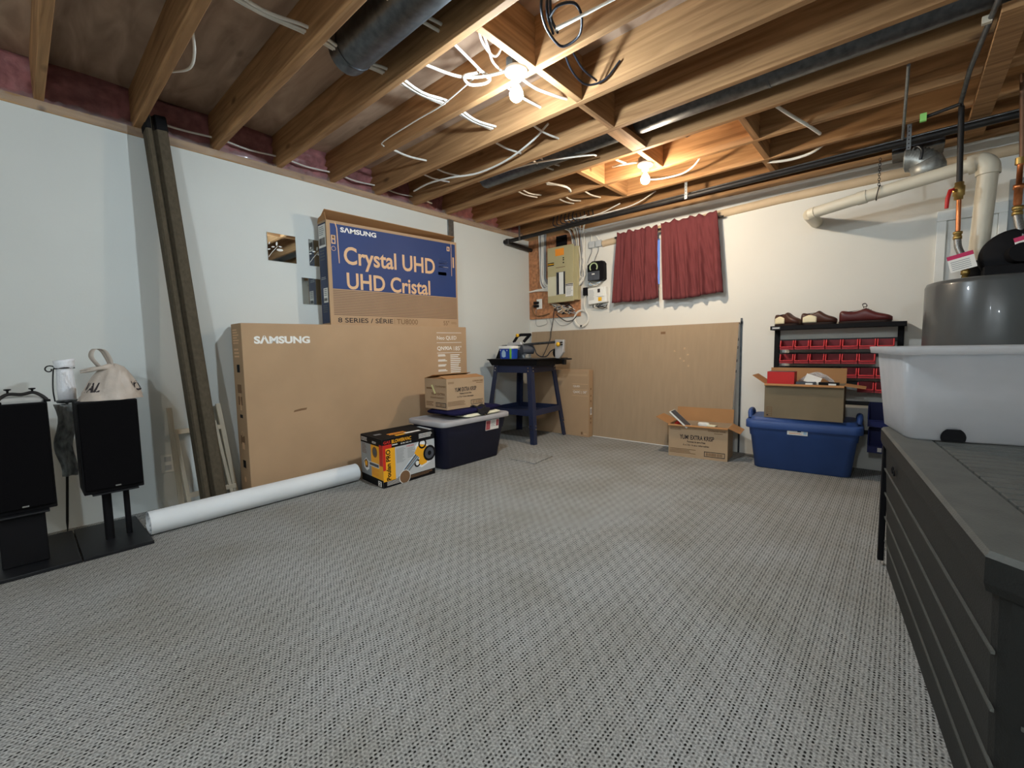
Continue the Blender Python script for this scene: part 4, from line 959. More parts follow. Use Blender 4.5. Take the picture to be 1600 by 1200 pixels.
# saw head
MB().cyl((0.44, -0.70, ZT+0.165), (0.50, -0.58, ZT+0.165), 0.048, M_greyd, n=18).cyl((0.455, -0.665, ZT+0.115), (0.455, -0.665, ZT+0.165), 0.030, M_greyd, n=14).build('motor', t)
P = [(0.30+0.085*math.cos(a), 0.085*math.sin(a)) for a in [PI*k/14 for k in range(15)]]; Q = [(0.30+0.058*math.cos(a), 0.058*math.sin(a)) for a in [PI*k/14 for k in range(14, -1, -1)]]
MB().prism(P+Q, -0.012, 0.012, M_silver, Matrix.Translation((0.085, -0.715, ZT+0.105)) @ Euler((PI/2, 0, 0.15)).to_matrix().to_4x4()).build('blade_guard', t, 0.002)
MB().lathe([(0.01, -0.002), (0.078, -0.001), (0.078, 0.001), (0.01, 0.002)], M_galv, T=Matrix.Translation((0.385, -0.67, ZT+0.105)) @ Euler((PI/2, 0, 0.15)).to_matrix().to_4x4(), n=28).build('blade', t)
MB().loft([[(0.27+0.0*k, -0.72, 0), ] for k in ()] or [[(0.25, -0.735, ZT+0.20), (0.44, -0.68, ZT+0.205), (0.44, -0.65, ZT+0.205), (0.25, -0.70, ZT+0.20)], [(0.27, -0.73, ZT+0.245), (0.42, -0.685, ZT+0.25), (0.42, -0.655, ZT+0.25), (0.27, -0.70, ZT+0.245)]], M_silver, smooth=False).build('saw_carriage', t, 0.008)
hd = MB()
hd.tube([(0.33, -0.70, ZT+0.245), (0.375, -0.68, ZT+0.315), (0.41, -0.67, ZT+0.325), (0.52, -0.635, ZT+0.325)], 0.016, M_black, 10).tube([(0.44, -0.66, ZT+0.25), (0.50, -0.64, ZT+0.315)], 0.017, M_black, 10)
hd.build('saw_handle', t)
MB().lathe([(0.002, 0), (0.018, 0), (0.018, 0.018), (0.002, 0.02)], M_yellow, T=Matrix.Translation((0.385, -0.69, ZT+0.32)) @ Euler((PI/2, 0, 0)).to_matrix().to_4x4(), n=14).build('handle_knob', t)
MB().tube(smooth([(0.49, -0.64, ZT+0.215), (0.545, -0.62, ZT+0.19), (0.575, -0.61, ZT+0.12), (0.63, -0.60, ZT+0.088), (0.69, -0.58, ZT+0.095), (0.72, -0.56, ZT+0.14), (0.76, -0.55, ZT+0.165)], 6), 0.006, M_wirek, 8).build('power_cord', t)

t = thing('wipes_tub', 'blue and white wipes tub with a green stripe on the tool stand', 'tub', (0.345, -0.80, ZT+0.072), 0.05)
MB().loft([rrect(0, 0, 0.175, 0.10, 0.02, 0.0), rrect(0, 0, 0.185, 0.11, 0.02, 0.11)], M_blueL).build('tub_body', t, 0.0, local=True)
F = Face((-0.0875, -0.0505, 0.0), (0.0875, -0.0505, 0.0), (0.0925, -0.0555, 0.11), (-0.0925, -0.0555, 0.11))
MB().rect(F, 0.80, 0.0, 0.95, 1, M_green).poly(F, [(0.2, 0.2), (0.34, 0.12), (0.50, 0.2), (0.52, 0.6), (0.40, 0.86), (0.28, 0.8), (0.2, 0.55)], M_pale, 0.0014).disc(F, 0.62, 0.8, 0.006, M_paper, 0.0014).disc(F, 0.12, 0.82, 0.006, M_paper, 0.0014).build('label_print', t, local=True)
MB().loft([rrect(0, 0, 0.195, 0.12, 0.022, 0.106), rrect(0, 0, 0.198, 0.122, 0.022, 0.112), rrect(0, 0, 0.196, 0.12, 0.022, 0.132), rrect(0, 0, 0.18, 0.105, 0.02, 0.136)], M_white).build('lid', t, local=True)

# ------------------------------------------------------------------ electrical corner
tag(MB().box(0.002, 0.745, -0.016, -0.001, 1.336, 2.29, M_osb).build('backing_board', loc=(0.37, -0.008, 1.336)), 'orange-brown chipboard backing behind the breaker panel', 'board')
t = thing('breaker_panel', 'tan steel breaker panel with open breaker rows on the chipboard', 'electrical panel', (0.53, -0.06, 1.5))
MB().box(0.365, 0.755, -0.085, -0.017, 1.515, 2.11, M_panel).build('enclosure', t, 0.004)
MB().box(0.352, 0.712, -0.102, -0.086, 1.503, 2.135, M_panel).build('front_cover', t, 0.004)
F = Face((0.352, -0.1022, 1.503), (0.712, -0.1022, 1.503), (0.712, -0.1022, 2.135), (0.352, -0.1022, 2.135))
def fu(x, z): return ((x-0.352)/0.36, (z-1.503)/0.632)
def prect(mb, x0, z0, x1, z1, m, h=0.0008): a, b_ = fu(x0, z0), fu(x1, z1); return mb.rect(F, a[0], a[1], b_[0], b_[1], m, h)
prect(MB(), 0.466, 2.030, 0.587, 2.110, M_orange).build('orange_sticker', t)
b = prect(MB(), 0.356, 1.929, 0.447, 1.964, M_black); prect(b, 0.358, 1.942, 0.445, 1.952, M_yellow, 0.0014); b.build('warning_sticker', t)
b = prect(MB(), 0.472, 1.90, 0.604, 2.022, M_panel, 0.006); prect(b, 0.472, 1.895, 0.604, 1.90, M_inkb, 0.003)
for z in (1.937, 1.968, 1.99): prect(b, 0.575, z, 0.592, z+0.014, M_black, 0.007)
b.build('main_breaker', t)
b = prect(MB(), 0.478, 1.590, 0.602, 1.846, M_greyd, 0.001); prect(b, 0.515, 1.592, 0.580, 1.842, M_white, 0.002)
b.build('breaker_window', t)
for k in range(16):
    z = 1.60+k*0.0148
    MB().box(0.497, 0.513, -0.108, -0.1025, z, z+0.011, M_black).build('breaker_switch', t)
    MB().box(0.582, 0.597, -0.108, -0.1025, z, z+0.011, M_blackpl).build('breaker_switch', t)
b = prect(MB(), 0.355, 1.582, 0.477, 1.803, mat('yellowed_paper', (208, 204, 178), var=0.04), 0.0012)
b.build('circuit_chart', t)
b = prect(MB(), 0.606, 1.557, 0.710, 1.703, M_paper, 0.0016); prect(b, 0.608, 1.69, 0.708, 1.70, M_ink, 0.0022); prect(b, 0.608, 1.675, 0.708, 1.683, M_ink, 0.0022); prect(b, 0.615, 1.56, 0.70, 1.563, M_ink, 0.0022)
a_, c_ = fu(0.615, 1.575), fu(0.70, 1.665); b.lines(F, a_[0], a_[1], c_[0], c_[1], 7, M_greypr, 0.4, 0.3, 0.0022); b.build('notice_sheet', t)
def strands(name, paths, m, r, label, cat, jit=0.004, kind=None):
    b = MB()
    for p in paths:
        P = smooth([(x+random.uniform(-jit, jit), y, z+random.uniform(-jit, jit)) for x, y, z in p], 4)
        b.tube(P, r, m if not isinstance(m, list) else random.choice(m), 6)
    o = b.build(name, loc=paths[0][0])
    return tag(o, label, cat, kind=kind)
strands('cable_bundle', [[(0.175+0.017*k, -0.03, 2.33), (0.18+0.016*k, -0.03, 2.15), (0.19+0.014*k, -0.035-0.004*(k % 3), 1.90), (0.195+0.013*k, -0.035, 1.76+0.01*k), (0.24+0.012*k, -0.03, 1.69+0.012*k), (0.36, -0.03, 1.66+0.016*k)] for k in range(7)], [M_wireg, M_wireg, M_romex], 0.008,
        'tidy bundle of grey cables running up between the room corner and the breaker panel', 'cables', kind='stuff')
strands('cable_bundle', [[(0.355, -0.03, 1.655+0.012*k), (0.25, -0.035, 1.665+0.008*k), (0.13, -0.03, 1.672+0.004*k), (0.012, -0.028, 1.674)] for k in range(4)], M_romex, 0.007,
        'white cables running from the breaker panel level into the room corner', 'cables', kind='stuff')
strands('cable_bundle', [[(0.58+0.025*k, -0.09, 2.32), (0.64+0.017*k, -0.06, 2.27), (0.675+0.014*k, -0.045, 2.12), (0.69+0.012*k+0.01*math.sin(k), -0.045, 1.95), (0.715+0.009*k, -0.04, 1.80+0.01*(k % 3)), (0.74+0.006*k, -0.04, 1.70+0.02*(k % 4)), (0.72, -0.05, 1.66)] for k in range(12)], [M_romex, M_romex, M_wireg, M_cream], 0.0065,
        'loose white cables hanging from the joists beside the breaker panel, on the router side', 'cables', 0.014, kind='stuff')
strands('wire_tangle', [[(0.34+0.03*random.random(), -0.03, 1.50), (0.40+0.25*random.random(), -0.04, 1.44+0.05*random.random()), (0.38+0.3*random.random(), -0.05, 1.37+0.10*random.random()), (0.45+0.25*random.random(), -0.03, 1.36+0.12*random.random()), (0.58+0.1*random.random(), -0.03, 1.36+0.05*random.random())] for k in range(12)], [M_cream, M_tan, M_romex, M_wireg, M_wirek], 0.005,
        'tangle of tan and white wires on the chipboard below the breaker panel', 'wires', kind='stuff')
strands('hanging_cord', [[(0.40, -0.03, 1.47), (0.388, -0.03, 1.40), (0.372, -0.03, 1.30), (0.368, -0.066, 1.18), (0.37, -0.080, 1.10), (0.40, -0.18, 1.0), (0.50, -0.40, 0.89)]], M_wirek, 0.005, 'thin black cord hanging from the wire tangle down to the tile saw', 'cord', 0.0)
strands('hanging_cord', [[(0.42, -0.025, 1.375), (0.47, -0.025, 1.335), (0.56, -0.025, 1.286), (0.65, -0.025, 1.295), (0.70, -0.022, 1.34)]], M_wirek, 0.005, 'black cord looping below the chipboard to the coiled white cable', 'cord', 0.0)
strands('thin_wire', [[(0.11, -0.02, 1.46), (0.10, -0.012, 1.38), (0.105, -0.008, 1.26), (0.20, -0.008, 1.255), (0.27, -0.008, 1.28), (0.25, -0.01, 1.34)], [(0.30, -0.01, 1.34), (0.34, -0.008, 1.25), (0.335, -0.008, 1.19)], [(0.36, -0.01, 1.34), (0.46, -0.008, 1.245), (0.58, -0.008, 1.255), (0.66, -0.008, 1.30)]], M_wireg, 0.0025, 'thin grey wires looping on the white wall just below the chipboard', 'wire', 0.0)
t = thing('duplex_outlet', 'white outlet with two black plugs on the chipboard near the room corner', 'outlet', (0.155, -0.02, 1.52))
MB().box(0.125, 0.205, -0.030, -0.017, 1.455, 1.575, M_white).build('outlet_box', t, 0.004)
for z in (1.53, 1.49): MB().box(0.098, 0.168, -0.062, -0.031, z-0.015, z+0.015, M_black).build('plug', t, 0.006)
MB().tube(smooth([(0.105, -0.05, 1.52), (0.075, -0.05, 1.48), (0.085, -0.04, 1.41), (0.12, -0.03, 1.375), (0.22, -0.03, 1.372), (0.32, -0.03, 1.39)], 5), 0.006, M_inkb, 8).build('plug_cord', t)
tag(MB().box(0.44, 0.575, -0.05, -0.017, 2.150, 2.268, M_black).build('black_box', loc=(0.5, -0.03, 2.15), bevel=0.004), 'black square box on the chipboard directly above the breaker panel', 'box')
# router
t = thing('router', 'black angular router box on the window wall beside the breaker panel', 'router', (0.97, -0.04, 1.70))
MB().prism([(0.873, 1.875), (0.935, 1.912), (1.055, 1.905), (1.075, 1.88), (1.078, 1.71), (1.05, 1.695), (0.88, 1.715)], 0.0, 0.07, M_black, Matrix(((1, 0, 0, 0), (0, 0, -1, -0.001), (0, 1, 0, 0), (0, 0, 0, 1)))).build('router_case', t, 0.004)
MB().box(0.885, 1.03, -0.085, -0.071, 1.705, 1.80, M_greyd).build('front_plate', t, 0.005)
P = [(0.955+0.045*math.cos(a), -0.074, 1.845+0.045*math.sin(a)) for a in [2*PI*k/24*0.7-0.6 for k in range(25)]]
MB().tube(P, 0.007, mat('pale_green_ring', (190, 206, 160), var=0.05), 8).build('ring_light', t)
b = MB().box(0.94, 0.975, -0.0862, -0.0852, 1.765, 1.778, M_paper); b.build('badge', t)
t = thing('alarm_panel', 'off-white wall box with small dark window and yellow sticker under the router', 'control box', (0.985, -0.03, 1.45))
MB().prism([(0.868, 1.63), (1.095, 1.628), (1.105, 1.463), (0.875, 1.45)], 0.0, 0.055, M_white, Matrix(((1, 0, 0, 0), (0, 0, -1, -0.001), (0, 1, 0, 0), (0, 0, 0, 1)))).build('case', t, 0.005)
MB().box(0.985, 1.075, -0.066, -0.057, 1.527, 1.622, M_white).build('raised_cover', t, 0.004)
b = MB().box(1.0, 1.03, -0.068, -0.0665, 1.57, 1.61, M_ink); b.build('display', t)
b = MB().box(1.003, 1.045, -0.0585, -0.0572, 1.478, 1.520, M_yellow); b.build('yellow_sticker', t)
F = Face((0.875, -0.0575, 1.47), (0.98, -0.0575, 1.47), (0.98, -0.0575, 1.62), (0.875, -0.0575, 1.62))
MB().lines(F, 0.1, 0.15, 0.8, 0.9, 8, M_greypr, 0.3).build('printed_text', t)
strands('wire_tangle', [[(0.88, -0.02, 1.71), (0.87+0.02*k, -0.05, 1.66+0.006*k), (0.92+0.03*k, -0.05, 1.655+0.01*(k % 2)), (1.0+0.01*k, -0.04, 1.685), (1.03, -0.03, 1.705)] for k in range(4)], [M_pale, M_romex, M_wireg], 0.005, 'pale blue and white wires looping between router and off-white wall box', 'wires', kind='stuff')
strands('wire_tangle', [[(0.92+0.03*k, -0.03, 1.45), (0.93+0.02*k, -0.04, 1.42), (1.0+0.02*k, -0.03, 1.425-0.012*(k % 3)), (1.09, -0.02, 1.40+0.01*k)] for k in range(5)], [M_wireg, M_romex, M_wirek], 0.0035, 'short grey wires dangling under the off-white wall box', 'wires', kind='stuff')
tag(MB().box(0.798, 0.853, -0.045, -0.001, 1.558, 1.645, M_black).build('power_adapter', loc=(0.82, -0.02, 1.56), bevel=0.005), 'black plug-in adapter on the wall against the off-white wall box', 'adapter')
for x, lab in ((0.902, 'small grey wall jack box nearer the breaker panel, above the router'), (0.986, 'small grey wall jack box nearer the curtains, above the router')):
    t = thing('jack_box', lab, 'jack box', (x, -0.015, 2.07), 0, 'jack boxes above the router')
    MB().box(x-0.034, x+0.034, -0.03, -0.001, 2.068, 2.138, M_lgreypr).build('case', t, 0.004)
    MB().tube(smooth([(x, -0.02, 2.068), (x-0.005, -0.02, 2.02), (x-0.03, -0.03, 1.96), (x-0.035, -0.05, 1.91)], 5), 0.004, M_grey, 6).build('lead', t)
b = MB()
for k in range(9):
    r = 0.082+0.0022*k; y = -0.010-0.004*(k % 3)
    b.tube([(0.76+r*math.cos(2*PI*i/36), y, 1.306+r*math.sin(2*PI*i/36)*0.98) for i in range(37)], 0.0042, M_romex if k % 3 else M_cream, 6, caps=False)
b.box(0.752, 0.768, -0.028, -0.004, 1.212, 1.232, M_wirek)
tag(b.build('cable_coil', loc=(0.76, -0.012, 1.306)), 'coil of white cable hanging on the wall at the chipboard corner', 'cable coil')
strands('white_cable', [[(0.83, -0.02, 1.36), (0.805, -0.025, 1.43), (0.80, -0.02, 1.50), (0.825, -0.02, 1.56)]], M_romex, 0.007, 'thick white cable rising from the coil to the black plug-in adapter', 'cable', 0.0)
strands('white_cable', [[(0.72, -0.06, 2.31), (0.82, -0.05, 2.28), (0.90, -0.04, 2.22), (0.905, -0.03, 2.14)], [(0.95, -0.03, 2.19), (0.975, -0.035, 2.175), (0.99, -0.02, 2.14)]], M_romex, 0.004, 'thin white leads arching from the joists into the grey jack boxes', 'cable', 0.0)

# ------------------------------------------------------------------ curtains
tag(MB().cyl((1.20, -0.055, 2.118), (2.27, -0.055, 2.120), 0.008, M_steelblk, n=12).build('curtain_rod', loc=(1.73, -0.055, 2.118)), 'thin dark curtain rod bridging the gap between the burgundy curtains', 'curtain rod')
def curtain(xa, xb, ya, yb, ztop, zbot0, zbot1, ph, label, fc):
    b = MB(); nx, nz = 90, 26; vs = []; fs = []
    for j in range(nz):
        v = j/(nz-1)
        for i in range(nx):
            u = i/(nx-1); x = (xa+(xb-xa)*u)*(1-v)+(ya+(yb-ya)*u)*v
            zb = zbot0+(zbot1-zbot0)*u+0.006*math.sin(7*u+ph)
            zt = ztop+0.010*math.sin(23*u+ph)*math.sin(5*u)+0.007*math.sin(41*u+2*ph)
            z = zt*(1-v)+zb*v
            amp = 0.005+0.020*min(1, v*2.0)
            f = 0.8*math.sin(2*PI*4.3*u+ph+0.9*math.sin(5*u))+0.5*math.sin(2*PI*8.1*u+1.7*ph+0.6*v)+0.25*math.sin(2*PI*17*u*(1-0.3*v))-1.5*min(1, v*1.6)*(math.exp(-((u-fc)/0.028)**2)+0.8*math.exp(-((u-fc-0.13)/0.03)**2))
            pinch = math.exp(-((z-2.119)/0.011)**2); ruf = max(0, (z-2.128)/0.03)
            vs.append((x+0.004*math.cos(31*u), -0.086-amp*f*0.75+0.010*pinch-0.006*math.sin(44*u+ph)*ruf-0.004*math.sin(71*u)*ruf, z))
    for j in range(nz-1):
        for i in range(nx-1): fs.append((j*nx+i, (j+1)*nx+i, (j+1)*nx+i+1, j*nx+i+1))
    b.add(vs, fs, M_curtain, True)
    return tag(b.build('curtain', loc=((xa+xb)/2, -0.08, ztop), solid=0.003), label, 'curtain', 'burgundy window curtains')
curtain(1.240, 1.676, 1.188, 1.698, 2.150, 1.435, 1.445, 0.4, 'burgundy curtain nearer the breaker panel, covering that half of the window', 0.36)
curtain(1.708, 2.222, 1.735, 2.285, 2.164, 1.420, 1.445, 1.9, 'burgundy curtain farther from the breaker panel, the wider of the pair', 0.60)

# ------------------------------------------------------------------ bin rack
t = thing('bin_rack', 'black steel bin rack with a top shelf standing on the window wall', 'rack', (3.11, -0.05, 0))
MB().box(2.690, 3.525, -0.20, -0.012, 1.092, 1.124, M_black).build('top_shelf', t, 0.002)
for x in (2.712, 3.495): MB().box(x-0.018, x+0.018, -0.05, -0.014, 0.0, 1.092, M_black).build('post', t, 0.002)
for z in (0.985, 0.875, 0.765, 0.655, 0.50, 0.28): MB().box(2.73, 3.477, -0.046, -0.034, z, z+0.03, M_steelblk).build('hanging_rail', t)
b = MB().box(2.703, 2.76, -0.2015, -0.2002, 1.099, 1.116, M_grey); F = Face((2.703, -0.2016, 1.099), (2.76, -0.2016, 1.099), (2.76, -0.2016, 1.116), (2.703, -0.2016, 1.116)); b.lines(F, 0.1, 0.2, 0.9, 0.8, 1, M_paper, 0.6, 0.0); b.build('name_plate', t)
def hopper(w, d, h, m):
    th = 0.004; b = MB()
    b.box(-w/2, w/2, -d, 0, 0, th, m).box(-w/2, w/2, -th, 0, 0, h, m)
    for s in (-1, 1):
        x0, x1 = (s*w/2-th, s*w/2) if s > 0 else (-w/2, -w/2+th)
        pr = [(-d, 0), (0, 0), (0, h), (-d*0.86, h), (-d, h*0.30)]
        b.add([(x, y, z) for x in (x0, x1) for y, z in pr], [(0, 1, 2, 3, 4)[::-1], (5, 6, 7, 8, 9)]+[(i, (i+1) % 5, 5+(i+1) % 5, 5+i) for i in range(5)], m)
    b.box(-w/2, w/2, -d-0.003, -d+th, 0, h*0.30, m)
    # rolled rims round the open front
    b.tube([(-w/2+0.004, -d*0.86, h), (-w/2+0.004, -d-0.002, h*0.34), (-w/2+0.008, -d-0.005, h*0.29), (w/2-0.008, -d-0.005, h*0.29), (w/2-0.004, -d-0.002, h*0.34), (w/2-0.004, -d*0.86, h)], 0.0048, M_redrim if m is M_redbin else m, 6)
    return b
proto = hopper(0.096, 0.135, 0.072, M_redbin).build('storage_bin', loc=(0, 0, 0)); used = False
rows = [(0.932, range(7), 'top'), (0.822, range(6), 'second'), (0.716, range(4, 7), 'third'), (0.612, range(5, 7), 'fourth')]
CO = ['first', 'second', 'third', 'fourth', 'fifth', 'sixth', 'seventh']
for z, cols, rn in rows:
    for k in cols:
        o = proto if not used else dup(proto); used = True
        o.location = (2.808+0.1015*k, -0.051, z)
        tag(o, 'red storage bin, %s along the %s row of the rack, counting away from the curtains' % (CO[k], rn), 'bin', 'red bins on the black rack')
bp = hopper(0.215, 0.16, 0.165, M_blued).build('storage_bin', loc=(0, 0, 0))
for i, (x, z, lab) in enumerate(((3.445, 0.365, 'dark blue storage bin on the rack below the red bins, upper of two'), (3.450, 0.175, 'dark blue storage bin on the rack below the red bins, lower of two'))):
    o = bp if i == 0 else dup(bp); o.location = (x, -0.051, z); tag(o, lab, 'bin', 'blue bins on the black rack')
b = MB().box(3.400, 3.424, -0.2165, -0.2145, 0.185, 0.215, M_paper); tag(b.build('bin_card', loc=(3.412, -0.2157, 0.185)), 'small white card on the front of the lower dark blue bin', 'card')

# ------------------------------------------------------------------ shoes
def shoe(L, m_up, m_patch, laces, label, loc, rz, flip=1):
    t = thing('shoe', label, 'shoe', loc, rz, 'shoes on the rack shelf')
    prof = [(0.0, 0.034, 0.070), (0.03, 0.064, 0.090), (0.12, 0.068, 0.084), (0.28, 0.068, 0.072), (0.42, 0.068, 0.086), (0.50, 0.072, 0.104), (0.58, 0.082, 0.088), (0.70, 0.094, 0.064), (0.85, 0.092, 0.052), (0.95, 0.072, 0.042), (1.0, 0.034, 0.028)]
    rings = []
    for u, w_, h_ in prof:
        ring = []
        for k in range(16):
            a = 2*PI*k/16; y = w_/2*math.copysign(abs(math.cos(a))**0.7, math.cos(a)); z = 0.012+(h_/2)*(1+math.copysign(abs(math.sin(a))**0.8, math.sin(a)))
            ring.append((u*L, y, z))
        rings.append(ring)
    up = MB().loft(rings, m_up).build('upper', t, local=True, subsurf=1)
    so = [rrect(0.49*L, 0, 0.98*L, 0.082, 0.04, 0.0, 6), rrect(0.49*L, 0, 1.0*L, 0.090, 0.044, 0.006, 6), rrect(0.49*L, 0, 1.0*L, 0.090, 0.044, 0.016, 6)]
    MB().loft(so, M_sole).build('sole', t, local=True)
    b = MB(); n = 18
    b.add([((0.20+0.19*math.cos(2*PI*k/n))*L, 0.024*math.sin(2*PI*k/n), 0.0900+0.008*math.cos(2*PI*k/n)) for k in range(n)], [tuple(range(n))], M_black)
    b.build('opening', t, local=True)
    if m_patch:
        b = MB()
        for s in (1, -1):
            vs = []; fs = []
            for i in range(8):
                for j in range(5):
                    u = 0.07+0.40*i/7; v = 0.10+0.95*j/4*(1-0.30*abs(i-3.5)/3.5)
                    vs.append((u*L, s*(0.0355-0.006*max(0, v-0.4)), 0.012+0.066*v))
            for i in range(7):
                for j in range(4): fs.append((i*5+j, (i+1)*5+j, (i+1)*5+j+1, i*5+j+1))
            b.add(vs, fs, m_patch, True)
        b.build('side_panel', t, local=True, solid=0.002)
    if laces:
        b = MB()
        for k in range(4): b.tube([((0.46+0.045*k)*L, -0.022, 0.112-0.007*k), ((0.47+0.045*k)*L, 0.0, 0.120-0.008*k), ((0.46+0.045*k)*L, 0.022, 0.112-0.007*k)], 0.002, M_sole, 6)
        for s in (1, -1): b.tube(smooth([(0.46*L, 0, 0.118), (0.44*L, s*0.015, 0.138), (0.50*L, s*0.035, 0.142), (0.52*L, s*0.02, 0.122), (0.47*L, 0, 0.118)], 5), 0.002, M_sole, 6)
        b.build('laces', t, local=True)
    return t
shoe(0.20, M_brown, M_ivory, False, 'brown and cream shoe at the shelf end nearest the curtains', (2.708, -0.080, 1.124), -0.42)
shoe(0.235, M_brown, M_ivory, False, 'brown and cream shoe between its mate and the oxblood shoe', (2.890, -0.100, 1.124), -0.10)
shoe(0.31, M_oxblood, None, True, 'oxblood laced leather shoe alone toward the far end of the rack shelf', (3.136, -0.105, 1.124), 0.0)

# ------------------------------------------------------------------ deck box and clear tote
A, Bq = V((3.449, -1.836, 0)), V((3.637, -3.281, 0)); ld = (Bq-A).normalized(); wd = V((-ld.y, ld.x, 0))
rz = math.atan2(ld.y, ld.x)          # local x runs toward the camera, local y to the room's right wall
t = thing('deck_box', 'dark grey plank-look resin deck box in the corner before the water heater', 'storage box', A, rz)
Ld, Wd, Hd = 1.457, 0.70, 0.620
lid_z = 0.545
def brick(c, m): return MB().hexa(c, m)
def body_ring(z, g): 
    r = rrect(Ld/2, Wd/2, Ld-2*g, Wd-2*g, 0.05, z, 4); return r
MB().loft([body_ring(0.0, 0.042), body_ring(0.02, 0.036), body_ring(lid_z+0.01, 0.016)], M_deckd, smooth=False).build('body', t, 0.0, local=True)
g = MB()
for k in range(1, 5):
    z = 0.02+(lid_z-0.02)*k/5; q = 0.036-0.020*k/5-0.001
    g.loft([[(0.05, q+0.002, z-0.003), (Ld-0.05, q+0.002, z-0.003), (Ld-0.05, q+0.002, z+0.003), (0.05, q+0.002, z+0.003)], [(0.05, q-0.003, z-0.003), (Ld-0.05, q-0.003, z-0.003), (Ld-0.05, q-0.003, z+0.003), (0.05, q-0.003, z+0.003)]], M_deck, smooth=False)
    g.loft([[(Ld-q-0.002, 0.05, z-0.003), (Ld-q-0.002, Wd-0.05, z-0.003), (Ld-q-0.002, Wd-0.05, z+0.003), (Ld-q-0.002, 0.05, z+0.003)], [(Ld-q+0.003, 0.05, z-0.003), (Ld-q+0.003, Wd-0.05, z-0.003), (Ld-q+0.003, Wd-0.05, z+0.003), (Ld-q+0.003, 0.05, z+0.003)]], M_deck, smooth=False)
g.build('plank_joints', t, local=True)
def ch_ring(g_, z, ch=0.045):
    x0, x1, y0, y1 = g_, Ld-g_, g_, Wd-g_
    return [(x0+ch, y0, z), (x1-ch, y0, z), (x1, y0+ch, z), (x1, y1-ch, z), (x1-ch, y1, z), (x0+ch, y1, z), (x0, y1-ch, z), (x0, y0+ch, z)]
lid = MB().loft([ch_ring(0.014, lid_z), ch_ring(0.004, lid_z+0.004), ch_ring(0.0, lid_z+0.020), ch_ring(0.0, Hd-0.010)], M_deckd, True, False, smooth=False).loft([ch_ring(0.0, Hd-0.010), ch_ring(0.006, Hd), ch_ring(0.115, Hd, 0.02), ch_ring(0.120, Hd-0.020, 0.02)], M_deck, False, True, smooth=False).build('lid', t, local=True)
pl = MB(); npl = 23; x0, x1 = 0.122, Ld-0.122
for k in range(npl):
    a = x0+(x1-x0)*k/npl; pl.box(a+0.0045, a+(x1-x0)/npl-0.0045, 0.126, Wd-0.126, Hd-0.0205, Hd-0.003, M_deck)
pl.build('ribbed_panel', lid, 0.002, local=True)
# handle recess on the end that faces the camera
rc = MB().loft([[(Ld-0.030, 0.11, 0.500), (Ld-0.030, 0.40, 0.500), (Ld-0.030, 0.40, 0.540), (Ld-0.030, 0.075, 0.540)], [(Ld-0.012, 0.105, 0.495), (Ld-0.012, 0.40, 0.495), (Ld-0.012, 0.40, 0.543), (Ld-0.012, 0.07, 0.543)]], M_black, smooth=False)
rc.build('handle_recess', t, local=True)
lk = MB().tube([(0.33+0.011*math.cos(2*PI*k/16), 0.012-0.004, 0.500+0.011*math.sin(2*PI*k/16)) for k in range(17)], 0.003, M_black, 6, caps=False).tube([(0.352+0.009*math.cos(2*PI*k/16), 0.010, 0.494+0.009*math.sin(2*PI*k/16)) for k in range(17)], 0.0025, M_black, 6, caps=False)
lk.build('lock_ring', t, local=True)
MB().box(-0.004, 0.020, 0.012, 0.034, 0.02, lid_z, M_black).build('corner_post', t, 0.004, local=True)

P0 = V((3.512, -2.175, Hd)); rz2 = 0.215
t = thing('clear_tote', 'frosted clear plastic tote without lid on the deck box', 'storage tote', P0, rz2)
Wt, Dt, Ht = 0.64, 0.43, 0.335
def tr(z, g, r=0.035):
    k = 0.030*(1-z/Ht); return rrect(Wt/2, Dt/2, Wt-2*k-2*g, Dt-2*k-2*g, r, z, 5)
MB().loft([tr(0.0, 0.006), tr(0.004, 0.0), tr(0.10, 0.0), tr(Ht, 0.0), tr(Ht, 0.003), tr(0.10, 0.003), tr(0.005, 0.004)], M_tote, smooth=True).build('tub', t, local=True)
MB().loft([tr(Ht-0.024, -0.002), tr(Ht-0.022, -0.022), tr(Ht+0.004, -0.024), tr(Ht+0.006, -0.018), tr(Ht+0.004, 0.004), tr(Ht-0.02, 0.002)], M_tote).build('rim', t, local=True)
n = 22; wl = MB()
k0 = 0.030
R_ = [(0.155+0.034*math.cos(-0.42+(PI+0.84)*i/n), 0.016+0.034*math.sin(-0.42+(PI+0.84)*i/n)) for i in range(n+1)]
wl.add([(x, k0-0.004-0.0009*0, z) for x, z in R_]+[(x, k0+0.02, z) for x, z in R_], [tuple(range(n+1)), tuple(range(n+1, 2*n+2))[::-1]]+[(i, i+1, n+2+i, n+1+i) for i in range(n)], M_black)
wl.build('wheel', t, local=True)

# ------------------------------------------------------------------ water heater and its plumbing
hx, hy, hr, hz = 3.880, -0.560, 0.285, 1.330
t = thing('water_heater', 'tall dark grey water heater cylinder behind the deck box', 'water heater', (hx, hy, 0))
MB().lathe([(0.24, 0.0), (0.27, 0.01), (0.272, 0.06), (hr, 0.065), (hr, hz-0.03), (hr-0.008, hz-0.008), (hr-0.03, hz), (0.01, hz+0.006)], M_heater, c=(hx, hy, 0), n=64).build('tank', t)
MB().lathe([(hr+0.001, 0.90), (hr+0.003, 0.905), (hr+0.003, 0.913), (hr+0.001, 0.918)], M_heater, c=(hx, hy, 0), n=64, caps=False).build('jacket_seam', t)
bl = MB().lathe([(0.02, -0.055), (0.125, -0.055), (0.14, -0.045), (0.145, 0.0), (0.14, 0.045), (0.125, 0.055), (0.02, 0.055)], M_black, T=Matrix.Translation((3.955, -0.60, hz+0.115)) @ Euler((PI/2, 0, -0.1)).to_matrix().to_4x4(), n=36)
